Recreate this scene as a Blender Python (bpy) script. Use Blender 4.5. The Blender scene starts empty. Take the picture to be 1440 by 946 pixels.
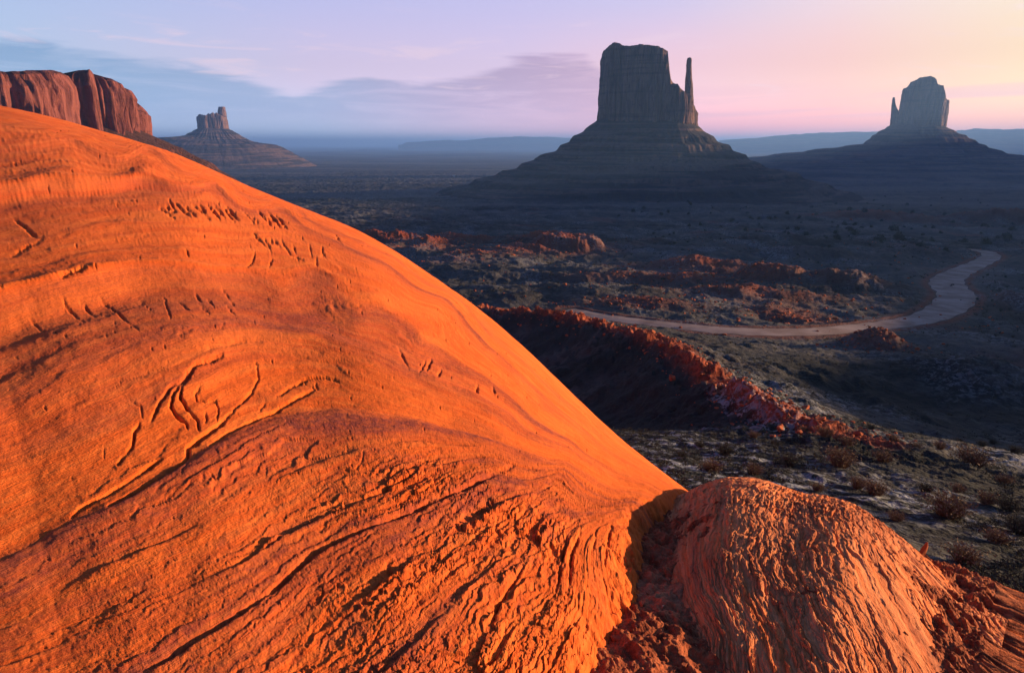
import bpy, math, random
import numpy as np

# ------------------------------------------------------------------ camera, light, sky
PITCH = math.radians(15.7)
F = 960.0                      # focal length in photograph pixels (1440 wide)
scene = bpy.context.scene
cam_d = bpy.data.cameras.new('camera'); cam = bpy.data.objects.new('camera', cam_d)
scene.collection.objects.link(cam); scene.camera = cam
cam_d.sensor_width = 36; cam_d.lens = 24; cam_d.clip_start = 0.05; cam_d.clip_end = 200000
cam.location = (0, 0, 0); cam.rotation_euler = (math.pi/2 - PITCH, 0, 0)

SUN_AZ, SUN_EL = math.radians(80), math.radians(7.5)     # azimuth from +Y towards +X
SUN_STRENGTH = 5.0
sd = bpy.data.lights.new('sun', 'SUN'); sun = bpy.data.objects.new('sun', sd); scene.collection.objects.link(sun)
sd.energy = SUN_STRENGTH; sd.angle = math.radians(0.5); sd.color = (1.0, 0.66, 0.36)
sun.rotation_euler = (math.pi/2 - SUN_EL, 0, math.pi - SUN_AZ)
scene.view_settings.view_transform = 'Standard'; scene.view_settings.look = 'None'
scene.view_settings.exposure = 1.15; scene.view_settings.gamma = 1
scene.cycles.use_denoising = True
scene.cycles.max_bounces = 5; scene.cycles.volume_bounces = 1; scene.cycles.diffuse_bounces = 2
scene.cycles.sample_clamp_indirect = 3.0

class NT:
    """tiny node-graph helper"""
    def __init__(s, tree): s.t = tree; s.n = tree.nodes; s.l = tree.links; s.n.clear()
    def node(s, kind, **kw):
        n = s.n.new(kind)
        for k, v in kw.items(): setattr(n, k, v)
        return n
    def put(s, sock, v):
        if hasattr(v, 'is_linked') or isinstance(v, bpy.types.NodeSocket): s.l.new(v, sock)
        else: sock.default_value = v
    def math(s, op, a, b=0.0, c=0.0, clamp=False):
        n = s.node('ShaderNodeMath', operation=op, use_clamp=clamp)
        s.put(n.inputs[0], a); s.put(n.inputs[1], b); s.put(n.inputs[2], c); return n.outputs[0]
    def mix(s, f, a, b, mode='MIX'):
        n = s.node('ShaderNodeMix', data_type='RGBA', blend_type=mode)
        s.put(n.inputs[0], f)
        for i, v in ((6, a), (7, b)):
            if isinstance(v, tuple): v = (*v[:3], 1)
            s.put(n.inputs[i], v)
        return n.outputs[2]
    def ramp(s, f, stops, interp='LINEAR'):
        n = s.node('ShaderNodeValToRGB'); r = n.color_ramp; r.interpolation = interp
        while len(r.elements) < len(stops): r.elements.new(0.5)
        for e, (p, c) in zip(r.elements, stops):
            e.position = p; e.color = (*c, 1) if len(c) == 3 else c
        s.put(n.inputs[0], f); return n.outputs[0]
    def smooth(s, f, a, b, lo=0.0, hi=1.0):
        n = s.node('ShaderNodeMapRange', interpolation_type='SMOOTHSTEP')
        s.put(n.inputs[0], f); s.put(n.inputs[1], a); s.put(n.inputs[2], b); s.put(n.inputs[3], lo); s.put(n.inputs[4], hi)
        return n.outputs[0]
    def noise(s, vec, scale, detail=4, rough=0.5, dist=0.0):
        n = s.node('ShaderNodeTexNoise'); s.put(n.inputs['Vector'], vec)
        n.inputs['Scale'].default_value = scale; n.inputs['Detail'].default_value = detail
        n.inputs['Roughness'].default_value = rough; n.inputs['Distortion'].default_value = dist
        return n.outputs[0]
    def vec(s, x, y, z):
        n = s.node('ShaderNodeCombineXYZ'); s.put(n.inputs[0], x); s.put(n.inputs[1], y); s.put(n.inputs[2], z); return n.outputs[0]

def srgb(r, g, b):
    f = lambda c: (c/255/12.92) if c/255 <= 0.04045 else ((c/255+0.055)/1.055)**2.4
    return (f(r), f(g), f(b))

def build_world():
    w = bpy.data.worlds.new('World'); scene.world = w; w.use_nodes = True
    g = NT(w.node_tree)
    tc = g.node('ShaderNodeTexCoord'); sep = g.node('ShaderNodeSeparateXYZ'); g.l.new(tc.outputs['Generated'], sep.inputs[0])
    x, y, z = sep.outputs
    hyp = g.math('SQRT', g.math('ADD', g.math('MULTIPLY', x, x), g.math('MULTIPLY', y, y)))
    hyp = g.math('MAXIMUM', hyp, 0.02)
    T = g.math('DIVIDE', z, hyp)
    az = g.math('ARCTAN2', x, y)                                   # radians, 0 = the way the valley is seen
    ap = g.math('ADD', g.math('DIVIDE', az, 2*math.pi), 0.5)
    def ring(stops): return g.ramp(ap, [((d+180)/360, srgb(*c)) for d, c in stops])
    horizon = ring([(-180,(30,84,128)), (-90,(60,112,165)), (-35,(150,188,230)), (-15,(178,196,230)), (0,(236,176,204)), (12,(255,150,172)), (24,(255,136,142)), (37,(255,144,124)), (80,(255,190,110)), (130,(150,110,120)), (180,(30,84,128))])
    low = ring([(-180,(22,72,122)), (-90,(48,100,160)), (-35,(176,188,222)), (-15,(212,186,220)), (0,(224,188,220)), (12,(248,186,202)), (24,(255,184,170)), (37,(255,204,138)), (80,(255,215,140)), (130,(110,100,130)), (180,(22,72,122))])
    high = ring([(-180,(14,60,118)), (-90,(34,84,150)), (-35,(164,180,222)), (-15,(186,180,226)), (0,(196,182,226)), (12,(204,188,224)), (24,(238,206,208)), (37,(253,228,184)), (80,(210,195,175)), (130,(64,76,122)), (180,(14,60,118))])
    top = ring([(-180,(6,42,100)), (-90,(10,52,116)), (0,(22,76,150)), (60,(36,84,150)), (130,(10,54,116)), (180,(6,42,100))])
    c = g.mix(g.smooth(T, 0.0, 0.085), horizon, low)
    c = g.mix(g.smooth(T, 0.09, 0.20), c, high)
    c = g.mix(g.smooth(T, 0.20, 0.55), c, top)
    # ---- cloud banks, laid out in azimuth and slope
    azd = g.math('DEGREES', az)
    wv = g.vec(g.math('MULTIPLY', azd, 0.055), g.math('MULTIPLY', T, 26.0), 3.1)
    n1 = g.noise(wv, 1.0, 7, 0.55, 0.6)
    wv2 = g.vec(g.math('MULTIPLY', azd, 0.13), g.math('MULTIPLY', T, 62.0), 7.7)
    n2 = g.noise(wv2, 1.0, 6, 0.6, 0.8)
    # upper edge of the bank: high at the far left, dips, then rises towards the big butte
    edge = g.ramp(ap, [((d+180)/360, (v, v, v)) for d, v in [(-60,.15),(-38,.115),(-30,.118),(-24,.105),(-19,.082),(-17,.072),(-12,.096),(-7,.085),(-2,.105),(1,.12),(6,.118),(9,.09),(13,.05),(30,.03)]])
    e2 = g.math('ADD', edge, g.math('MULTIPLY', g.math('SUBTRACT', n1, 0.5), 0.055))
    e2 = g.math('ADD', e2, g.math('MULTIPLY', g.math('SUBTRACT', n2, 0.5), 0.018))
    bank = g.smooth(T, g.math('SUBTRACT', e2, 0.013), e2, 1.0, 0.0)
    fade_low = g.smooth(T, 0.006, 0.05)
    fade_az = g.math('MULTIPLY', g.smooth(azd, -100, -45), g.smooth(azd, 7, 17, 1, 0))
    holes = g.smooth(n2, 0.30, 0.56, 0.62, 1.0)
    bm = g.math('MULTIPLY', g.math('MULTIPLY', bank, fade_low), g.math('MULTIPLY', fade_az, holes))
    bank_c = ring([(-60,(100,132,186)), (-30,(114,146,196)), (-15,(142,150,196)), (-3,(174,138,182)), (8,(192,136,176)), (20,(214,144,168))])
    c = g.mix(g.math('MULTIPLY', bm, 0.95), c, bank_c)
    # thin streaks, mauve, on the right
    lo = g.smooth(T, 0.028, 0.04); hi = g.smooth(T, 0.05, 0.085, 1, 0)
    wv3 = g.vec(g.math('MULTIPLY', azd, 0.045), g.math('SUBTRACT', g.math('MULTIPLY', T, 75.0), g.math('MULTIPLY', azd, 0.045)), 1.7)
    n3 = g.noise(wv3, 1.0, 5, 0.5, 0.4)
    st = g.math('MULTIPLY', g.math('MULTIPLY', g.smooth(n3, 0.45, 0.62), g.math('MULTIPLY', lo, hi)), g.smooth(azd, 4, 12))
    st = g.math('MULTIPLY', st, g.smooth(azd, 60, 90, 1, 0))
    c = g.mix(g.math('MULTIPLY', st, 0.6), c, srgb(214, 146, 172))
    # bright broken edges
    wis = g.math('MULTIPLY', g.smooth(n2, 0.56, 0.72), g.math('MULTIPLY', g.smooth(T, 0.05, 0.08), g.smooth(T, 0.12, 0.2, 1, 0)))
    c = g.mix(g.math('MULTIPLY', wis, 0.45), c, srgb(246, 204, 216))
    bg = g.node('ShaderNodeBackground'); g.put(bg.inputs[0], c)
    g.put(bg.inputs[1], g.math('MULTIPLY', g.smooth(T, 0.0, 0.11, 0.74, 0.44), g.math('ADD', 1.0, g.math('MULTIPLY', g.smooth(azd, -5, 30, 0, .16), g.smooth(T, 0.0, 0.08, 1, 0)))))
    sky = g.node('ShaderNodeTexSky', sky_type='NISHITA', sun_disc=False)
    sky.sun_elevation = SUN_EL; sky.sun_rotation = SUN_AZ; sky.altitude = 1700
    bg2 = g.node('ShaderNodeBackground'); g.l.new(sky.outputs[0], bg2.inputs[0]); bg2.inputs[1].default_value = 0.05*0.5
    add = g.node('ShaderNodeAddShader'); g.l.new(bg.outputs[0], add.inputs[0]); g.l.new(bg2.outputs[0], add.inputs[1])
    out = g.node('ShaderNodeOutputWorld'); g.l.new(add.outputs[0], out.inputs[0])
build_world()

# ------------------------------------------------------------------ numeric helpers
cp, sp_ = math.cos(PITCH), math.sin(PITCH)
def ray(px, py):
    u = (np.asarray(px, float)-720)/F; v = (473-np.asarray(py, float))/F
    return u, cp+v*sp_, -sp_+v*cp
def azT(px, py):
    x, y, z = ray(px, py); h = np.hypot(x, y); return np.arctan2(x, y), z/h
def project(x, y, z):
    yc = y*cp - z*sp_; zc = y*sp_ + z*cp
    yc = np.maximum(yc, 1e-3)
    return 720+F*x/yc, 473-F*zc/yc
AXIS = [0.0]                   # azimuth of the sight line a butte is measured along
def onplane(px, py, Y):        # point of a sight ray at distance Y along that axis, as (sideways, height)
    x, y, z = ray(px, py); s, c = math.sin(AXIS[0]), math.cos(AXIS[0]); t = Y/(x*s+y*c); return t*(x*c-y*s), t*z
def atr(px, py, r):
    a, T = azT(px, py); return float(r*math.sin(a)), float(r*math.cos(a)), float(r*T)
def sstep(x, a, b):
    t = np.clip((x-a)/(b-a), 0, 1); return t*t*(3-2*t)
def hsh(ix, iy, seed):
    h = (ix.astype(np.int64)*374761393 + iy.astype(np.int64)*668265263 + seed*2246822519) & 0xffffffff
    h = ((h ^ (h >> 13))*1274126177) & 0xffffffff
    h = ((h ^ (h >> 16))*2654435761) & 0xffffffff
    return h ^ (h >> 15)
def noise2(x, y, seed=0):
    x0 = np.floor(x); y0 = np.floor(y); fx = x-x0; fy = y-y0
    ux = fx*fx*fx*(fx*(fx*6-15)+10); uy = fy*fy*fy*(fy*(fy*6-15)+10)
    def g(dx, dy):
        h = hsh(x0+dx, y0+dy, seed)
        gx = ((h & 0xffff)/32767.5-1); gy = (((h >> 16) & 0xffff)/32767.5-1)
        return gx*(fx-dx)+gy*(fy-dy)
    a = g(0, 0); b = g(1, 0); c = g(0, 1); d = g(1, 1)
    return ((a+(b-a)*ux)*(1-uy)+(c+(d-c)*ux)*uy)*1.5
def fbm(x, y, octv=5, seed=0, gain=0.5, ridged=False):
    s = 0; a = 1.0; tot = 0
    for i in range(octv):
        n = noise2(x+i*17.3, y-i*9.1, seed+i*7)
        if ridged: n = 1-2*np.abs(n)*1.6
        s = s+a*n; tot += a; a *= gain
        x, y = 1.62*x+1.21*y, -1.21*x+1.62*y
    return s/tot*1.4
def worley(x, y, seed=0):
    x0 = np.floor(x); y0 = np.floor(y)
    f1 = np.full(x.shape, 9.0); f2 = np.full(x.shape, 9.0); cid = np.zeros(x.shape)
    for dx in (-1, 0, 1):
        for dy in (-1, 0, 1):
            h = hsh(x0+dx, y0+dy, seed)
            qx = x0+dx+(h & 0x3ff)/1023.0; qy = y0+dy+((h >> 10) & 0x3ff)/1023.0
            d = np.hypot(qx-x, qy-y); new = d < f1
            f2 = np.where(new, f1, np.minimum(f2, d)); cid = np.where(new, ((h >> 20) & 0xfff)/4095.0, cid); f1 = np.where(new, d, f1)
    return f1, f2, cid
def tps_grid(curves, x0, x1, y0, y1, step, reg=1e-4, sub=28):
    P = []; V = []
    for val, pts in curves:
        pts = np.array(pts, float); d = np.r_[0, np.cumsum(np.hypot(*np.diff(pts, axis=0).T))]
        for t in np.linspace(0, d[-1], max(3, int(d[-1]/90)+1)):
            P.append((np.interp(t, d, pts[:, 0]), np.interp(t, d, pts[:, 1]))); V.append(val)
    P = np.array(P)/1000; V = np.array(V, float); n = len(P)
    U = lambda r2: 0.5*r2*np.log(r2+1e-12)
    K = U(((P[:, None]-P[None])**2).sum(-1))+reg*np.eye(n)
    A = np.zeros((n+3, n+3)); A[:n, :n] = K; A[:n, n] = 1; A[:n, n+1:] = P; A[n:, :n] = A[:n, n:].T
    w = np.linalg.solve(A, np.r_[V, 0, 0, 0])
    gx = np.arange(x0, x1+step, step); gy = np.arange(y0, y1+step, step)
    X, Y = np.meshgrid(gx/1000, gy/1000)
    Z = w[n]+w[n+1]*X+w[n+2]*Y
    for i in range(n): Z += w[i]*U((X-P[i, 0])**2+(Y-P[i, 1])**2)
    return (Z, x0, y0, step)
def sample(grid, px, py):
    Z, x0, y0, st = grid; h, w = Z.shape
    fx = np.clip((px-x0)/st, 0, w-1.001); fy = np.clip((py-y0)/st, 0, h-1.001)
    ix = fx.astype(int); iy = fy.astype(int); fx = fx-ix; fy = fy-iy
    return (Z[iy, ix]*(1-fx)+Z[iy, ix+1]*fx)*(1-fy)+(Z[iy+1, ix]*(1-fx)+Z[iy+1, ix+1]*fx)*fy
def raster_lines(lines, x0, x1, y0, y1, step=1.0):
    """relief image of carved lines: each line is (points, width, depth)"""
    gx = np.arange(x0, x1+step, step); gy = np.arange(y0, y1+step, step)
    R = np.zeros((len(gy), len(gx)))
    for pts, wd, dp in lines:
        pts = np.array(pts, float)
        n = len(pts)-1
        for i in range(n):
            a, b = pts[i], pts[i+1]; m = wd*4
            i0 = max(0, int((min(a[0], b[0])-m-x0)/step)); i1 = min(len(gx), int((max(a[0], b[0])+m-x0)/step)+2)
            j0 = max(0, int((min(a[1], b[1])-m-y0)/step)); j1 = min(len(gy), int((max(a[1], b[1])+m-y0)/step)+2)
            if i0 >= i1 or j0 >= j1: continue
            X, Y = np.meshgrid(gx[i0:i1], gy[j0:j1]); ab = b-a
            t = np.clip(((X-a[0])*ab[0]+(Y-a[1])*ab[1])/(ab@ab+1e-9), 0, 1)
            d = np.hypot(X-a[0]-t*ab[0], Y-a[1]-t*ab[1])
            e = 1.0
            if i == 0: e = np.minimum(e, 0.25+t*1.5)
            if i == n-1: e = np.minimum(e, 0.25+(1-t)*1.5)
            R[j0:j1, i0:i1] = np.minimum(R[j0:j1, i0:i1], -dp*e*np.exp(-(d/wd)**2))
    return (R, x0, y0, step)

# ------------------------------------------------------------------ scene helpers
C = scene.collection
def mesh_obj(name, verts, faces, mat, parent=None, smooth=True, attrs=None):
    verts = np.asarray(verts, np.float32); faces = np.asarray(faces, np.int32)
    me = bpy.data.meshes.new(name); k = faces.shape[1]
    me.vertices.add(len(verts)); me.vertices.foreach_set('co', verts.ravel())
    me.loops.add(faces.size); me.loops.foreach_set('vertex_index', faces.ravel())
    me.polygons.add(len(faces)); me.polygons.foreach_set('loop_start', np.arange(len(faces), dtype=np.int32)*k)
    me.update(calc_edges=True)
    me.polygons.foreach_set('use_smooth', np.full(len(faces), smooth))
    for an, av in (attrs or {}).items():
        at = me.attributes.new(an, 'FLOAT', 'POINT'); at.data.foreach_set('value', np.asarray(av, np.float32).ravel())
    me.validate()
    for m in (mat if isinstance(mat, (list, tuple)) else [mat]): me.materials.append(m)
    o = bpy.data.objects.new(name, me); C.objects.link(o)
    if parent: o.parent = parent
    return o
def fix_normals(o):
    import bmesh
    bm = bmesh.new(); bm.from_mesh(o.data); bmesh.ops.recalc_face_normals(bm, faces=bm.faces[:]); bm.to_mesh(o.data); bm.free()
def grid_faces(nr, nc, wrap=False):
    i = np.arange(nr-1)[:, None]*nc; j = np.arange(nc if wrap else nc-1)[None]
    j2 = (j+1) % nc if wrap else j+1
    return np.stack([i+j, i+nc+j, i+nc+j2, i+j2], -1).reshape(-1, 4)
def tag(o, label=None, cat=None, group=None, kind=None):
    if label: o['label'] = label
    if cat: o['category'] = cat
    if group: o['group'] = group
    if kind: o['kind'] = kind
    return o
def empty(name, loc=(0, 0, 0)):
    o = bpy.data.objects.new(name, None); C.objects.link(o); o.location = loc; return o

# ------------------------------------------------------------------ materials
def new_mat(name):
    m = bpy.data.materials.new(name); m.use_nodes = True; g = NT(m.node_tree)
    b = g.node('ShaderNodeBsdfPrincipled'); o = g.node('ShaderNodeOutputMaterial'); g.l.new(b.outputs[0], o.inputs[0])
    b.inputs['Specular IOR Level'].default_value = 0.15; b.inputs['Roughness'].default_value = 0.95
    return m, g, b
def pos(g):
    return g.node('ShaderNodeNewGeometry').outputs['Position']
def attr(g, name):
    return g.node('ShaderNodeAttribute', attribute_name=name).outputs['Fac']
def bump(g, b, h, strength, dist):
    n = g.node('ShaderNodeBump'); n.inputs['Strength'].default_value = strength; n.inputs['Distance'].default_value = dist
    g.put(n.inputs['Height'], h); g.l.new(n.outputs[0], b.inputs['Normal'])

def rock_mat(name, base, light, varn, grain=1.0, vscale=0.84):
    m, g, b = new_mat(name); P = pos(g); L = attr(g, 'strata'); V = attr(g, 'varnish')
    sv = g.vec(g.math('MULTIPLY', L, 9.0), g.math('MULTIPLY', attr(g, 'along'), 0.8), 0.0)
    n_band = g.noise(sv, 1.0, 6, 0.6, 0.4)
    n_big = g.noise(P, 0.9, 5, 0.55)
    n_fine = g.noise(P, 28*grain, 5, 0.65)
    c = g.mix(g.smooth(n_band, 0.36, 0.66), base, light)
    c = g.mix(g.math('MULTIPLY', g.smooth(n_big, 0.45, 0.7), 0.30), c, tuple(v*0.78 for v in base))
    vv = g.math('MULTIPLY', V, g.smooth(n_fine, 0.33, 0.62, 0.55, 1.0))
    c = g.mix(g.math('MULTIPLY', vv, vscale), c, varn)
    c = g.mix(g.smooth(g.noise(P, 90*grain, 3, 0.7), 0.64, 0.76, 0, 0.25), c, tuple(v*0.5 for v in base))
    g.put(b.inputs['Base Color'], c)
    h = g.math('ADD', g.math('MULTIPLY', n_fine, 1.0), g.math('MULTIPLY', g.noise(P, 110*grain, 3, 0.6), 0.5))
    h = g.math('ADD', h, g.math('MULTIPLY', g.noise(P, 6*grain, 6, 0.7), 1.1))
    h = g.math('ADD', h, g.math('MULTIPLY', g.noise(g.vec(g.math('MULTIPLY', L, 60.0), g.math('MULTIPLY', attr(g, 'along'), 7.0), 0.0), 1.0, 4, 0.6, 0.5), 0.7))
    bump(g, b, h, 0.6, 0.012/grain)
    return m
M_DOME = rock_mat('orange_sandstone', (0.72, 0.122, 0.016), (0.82, 0.180, 0.030), (0.155, 0.036, 0.040))
M_BOULDER = rock_mat('pink_sandstone', (0.64, 0.165, 0.050), (0.80, 0.29, 0.12), (0.20, 0.052, 0.036))

def debris_mat():
    m, g, b = new_mat('red_rubble_soil'); P = pos(g); V = attr(g, 'varnish')
    n1 = g.noise(P, 14, 6, 0.65); n2 = g.noise(P, 2.2, 4, 0.5); n3 = g.noise(P, 60, 4, 0.6)
    c = g.mix(g.smooth(n1, 0.38, 0.65), (0.20, 0.042, 0.018), (0.46, 0.125, 0.05))
    c = g.mix(g.math('MULTIPLY', g.smooth(n2, 0.45, 0.65), V), c, (0.58, 0.21, 0.10))
    c = g.mix(g.smooth(n3, 0.62, 0.74, 0, 0.7), c, (0.60, 0.26, 0.14))
    g.put(b.inputs['Base Color'], c)
    bump(g, b, g.math('ADD', g.math('MULTIPLY', n1, 1.0), g.math('MULTIPLY', n3, 0.5)), 0.9, 0.03)
    return m
M_DEBRIS = debris_mat()

def terrain_mat():
    m, g, b = new_mat('desert_floor'); P = pos(g); red = attr(g, 'red'); pale = attr(g, 'pale')
    n1 = g.noise(P, 0.035, 6, 0.6); n2 = g.noise(P, 0.30, 6, 0.65); n3 = g.noise(P, 1.7, 4, 0.6)
    c = g.mix(g.smooth(n1, 0.43, 0.60), (0.012, 0.013, 0.015), (0.078, 0.072, 0.068))
    c = g.mix(g.smooth(n2, 0.46, 0.56, 0, 0.85), c, (0.009, 0.012, 0.012))
    mpz = g.node('ShaderNodeMapping'); g.l.new(P, mpz.inputs[0]); mpz.inputs['Scale'].default_value = (0.0007, 0.0045, 0.0)
    c = g.mix(g.smooth(g.noise(mpz.outputs[0], 1.0, 6, 0.6), 0.42, 0.6, 0, 0.7), c, (0.10, 0.092, 0.09))
    c = g.mix(red, c, g.mix(g.smooth(n3, 0.35, 0.65), (0.17, 0.034, 0.018), (0.34, 0.075, 0.034)))
    pn = g.noise(P, 0.9, 6, 0.7, 0.7)
    c = g.mix(g.math('MULTIPLY', pale, g.smooth(pn, 0.47, 0.60)), c, (0.40, 0.42, 0.47))
    c = g.mix(g.smooth(n3, 0.60, 0.72, 0, 0.5), c, (0.012, 0.015, 0.015))
    g.put(b.inputs['Base Color'], c)
    bump(g, b, g.math('ADD', n3, g.math('MULTIPLY', n2, 2.5)), 0.8, 0.6)
    return m
M_TERR = terrain_mat()

def cliff_mat(name, a, c2, dark, hs=1.0):
    m, g, b = new_mat(name); P = pos(g)
    mp = g.node('ShaderNodeMapping'); g.l.new(P, mp.inputs[0]); mp.inputs['Scale'].default_value = (0.10*hs, 0.10*hs, 0.012*hs)
    n1 = g.noise(mp.outputs[0], 1.0, 7, 0.6, 0.3)
    mp2 = g.node('ShaderNodeMapping'); g.l.new(P, mp2.inputs[0]); mp2.inputs['Scale'].default_value = (0.006*hs, 0.006*hs, 0.13*hs)
    n2 = g.noise(mp2.outputs[0], 1.0, 5, 0.6)
    n3 = g.noise(P, 0.12*hs, 6, 0.65)
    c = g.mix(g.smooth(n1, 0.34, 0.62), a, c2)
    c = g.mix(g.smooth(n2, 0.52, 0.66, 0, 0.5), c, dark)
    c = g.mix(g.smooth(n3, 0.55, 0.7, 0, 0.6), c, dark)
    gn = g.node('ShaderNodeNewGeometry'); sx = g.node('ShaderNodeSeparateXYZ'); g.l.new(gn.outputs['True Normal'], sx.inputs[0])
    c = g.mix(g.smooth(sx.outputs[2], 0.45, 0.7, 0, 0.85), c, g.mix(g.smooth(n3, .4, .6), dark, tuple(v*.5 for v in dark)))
    g.put(b.inputs['Base Color'], c)
    bump(g, b, g.math('ADD', g.math('MULTIPLY', n1, 2.0), n3), 0.8, 3.0)
    return m
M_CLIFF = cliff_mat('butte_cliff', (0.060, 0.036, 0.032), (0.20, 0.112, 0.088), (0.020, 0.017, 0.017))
M_MESA = cliff_mat('mesa_cliff', (0.115, 0.034, 0.028), (0.25, 0.080, 0.066), (0.10, 0.035, 0.028), 1.3)
def talus_mat():
    m, g, b = new_mat('talus'); P = pos(g)
    mp2 = g.node('ShaderNodeMapping'); g.l.new(P, mp2.inputs[0]); mp2.inputs['Scale'].default_value = (0.004, 0.004, 0.10)
    n2 = g.noise(mp2.outputs[0], 1.0, 5, 0.6); n3 = g.noise(P, 0.10, 7, 0.7)
    c = g.mix(g.smooth(n2, 0.46, 0.56), (0.028, 0.022, 0.021), (0.125, 0.078, 0.062))
    c = g.mix(g.smooth(n3, 0.5, 0.62, 0, 0.75), c, (0.035, 0.030, 0.026))
    c = g.mix(g.smooth(g.noise(P, 0.35, 4, 0.6), 0.64, 0.74, 0, 0.6), c, (0.15, 0.09, 0.07))
    g.put(b.inputs['Base Color'], c)
    bump(g, b, g.math('ADD', n3, g.math('MULTIPLY', n2, 0.7)), 0.9, 4.0)
    return m
M_TALUS = talus_mat()
def simple_mat(name, c1, c2, scale, bstr=0.5, bdist=0.05):
    m, g, b = new_mat(name); P = pos(g); n = g.noise(P, scale, 5, 0.6)
    info = g.node('ShaderNodeObjectInfo').outputs['Random']
    c = g.mix(g.smooth(n, 0.36, 0.64), c1, c2); c = g.mix(g.math('MULTIPLY', info, 0.4), c, tuple(v*0.55 for v in c1))
    g.put(b.inputs['Base Color'], c); bump(g, b, n, bstr, bdist); return m
M_ROAD = simple_mat('pale_graded_dirt', (0.24, 0.16, 0.13), (0.38, 0.28, 0.24), 0.12, 0.25, 0.15)
M_STONE = simple_mat('red_stone', (0.26, 0.062, 0.028), (0.46, 0.13, 0.055), 2.0)
M_STONE_P = simple_mat('pale_stone', (0.62, 0.30, 0.17), (0.72, 0.42, 0.27), 20, 0.4, 0.01)
M_STRAW = simple_mat('dry_twigs', (0.13, 0.085, 0.05), (0.22, 0.14, 0.085), 6)
M_SAGE = simple_mat('grey_sage', (0.040, 0.042, 0.032), (0.075, 0.068, 0.050), 2)
M_JUNI = simple_mat('dark_juniper', (0.020, 0.028, 0.018), (0.036, 0.045, 0.028), 1)
M_BARK = simple_mat('bark', (0.06, 0.04, 0.03), (0.09, 0.06, 0.045), 3)
M_WHITE = simple_mat('white_paint', (0.75, 0.75, 0.75), (0.85, 0.85, 0.85), 1, 0.1)
M_TIN = simple_mat('tin_roof', (0.55, 0.55, 0.57), (0.65, 0.65, 0.67), 1, 0.1)

# ------------------------------------------------------------------ valley terrain
PR = np.array([0, 16, 38, 60, 100, 170, 250, 400, 800, 1550, 3000, 6000, 80000.])
PZ = np.array([-8, -12, -18, -23.5, -33.5, -46, -52, -61, -79, -108, -118, -124, -130.])
def P_of(r): return np.interp(r, PR, PZ)
_rt = np.geomspace(10, 30000, 4000); _tt = P_of(_rt)/_rt
def ground_r(px, py):
    a, T = azT(px, py); i = np.searchsorted(_tt[200:], T); return float(_rt[200:][min(i, len(_rt)-201)])

SPUR = np.array([atr(*p) for p in [(600, 418, 230), (640, 425, 195), (700, 436, 165), (790, 442, 150), (860, 455, 132), (930, 483, 112), (1000, 527, 88), (1060, 567, 71), (1115, 590, 61)]]); SPUR = np.vstack([SPUR, [SPUR[-1][0]+1.2, SPUR[-1][1]-6, SPUR[-1][2]-3.5]])
ROADP = [(a, b, c*(.72 if c < 6 else .72)) for a, b, c in [(800, 436, 4), (840, 444, 4.2), (880, 450, 4.4), (940, 457, 4.6), (1010, 464, 4.8), (1080, 467, 5), (1150, 466, 5), (1210, 461, 5), (1262, 455, 5.5), (1305, 446, 6.5), (1335, 431, 8), (1345, 415, 9), (1333, 402, 9.5), (1335, 391, 8.5), (1358, 379, 7.5), (1380, 369, 7), (1394, 360, 7), (1380, 353, 6), (1330, 350, 5)]]
def road_path():
    P = []
    for px, py, hw in ROADP:
        a, T = azT(px, py); r = ground_r(px, py); P.append((r*math.sin(a), r*math.cos(a), float(P_of(r)), hw))
    P = np.array(P)
    # Catmull-Rom
    out = []
    for i in range(len(P)-1):
        p0, p1, p2, p3 = P[max(i-1, 0)], P[i], P[i+1], P[min(i+2, len(P)-1)]
        for t in np.linspace(0, 1, 12, endpoint=False):
            out.append(0.5*((2*p1)+(-p0+p2)*t+(2*p0-5*p1+4*p2-p3)*t*t+(-p0+3*p1-3*p2+p3)*t**3))
    out.append(P[-1]); out = np.array(out)
    k = np.ones(9)/9
    out[:, 2] = np.convolve(np.pad(out[:, 2], 4, 'edge'), k, 'valid')
    return out
ROAD = road_path()
def polydist(x, y, pts):
    """distance, signed side and interpolated extra columns along a polyline"""
    best = np.full(x.shape, 1e9); side = np.zeros(x.shape); ext = [np.zeros(x.shape) for _ in range(pts.shape[1]-2)]
    for i in range(len(pts)-1):
        a, b = pts[i], pts[i+1]; dx, dy = b[0]-a[0], b[1]-a[1]
        t = np.clip(((x-a[0])*dx+(y-a[1])*dy)/(dx*dx+dy*dy+1e-9), 0, 1)
        ex, ey = x-a[0]-t*dx, y-a[1]-t*dy; d = np.hypot(ex, ey); m = d < best
        best = np.where(m, d, best); side = np.where(m, np.sign(dx*ey-dy*ex), side)
        for k in range(len(ext)): ext[k] = np.where(m, a[2+k]+t*(b[2+k]-a[2+k]), ext[k])
    return best, side, ext
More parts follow.
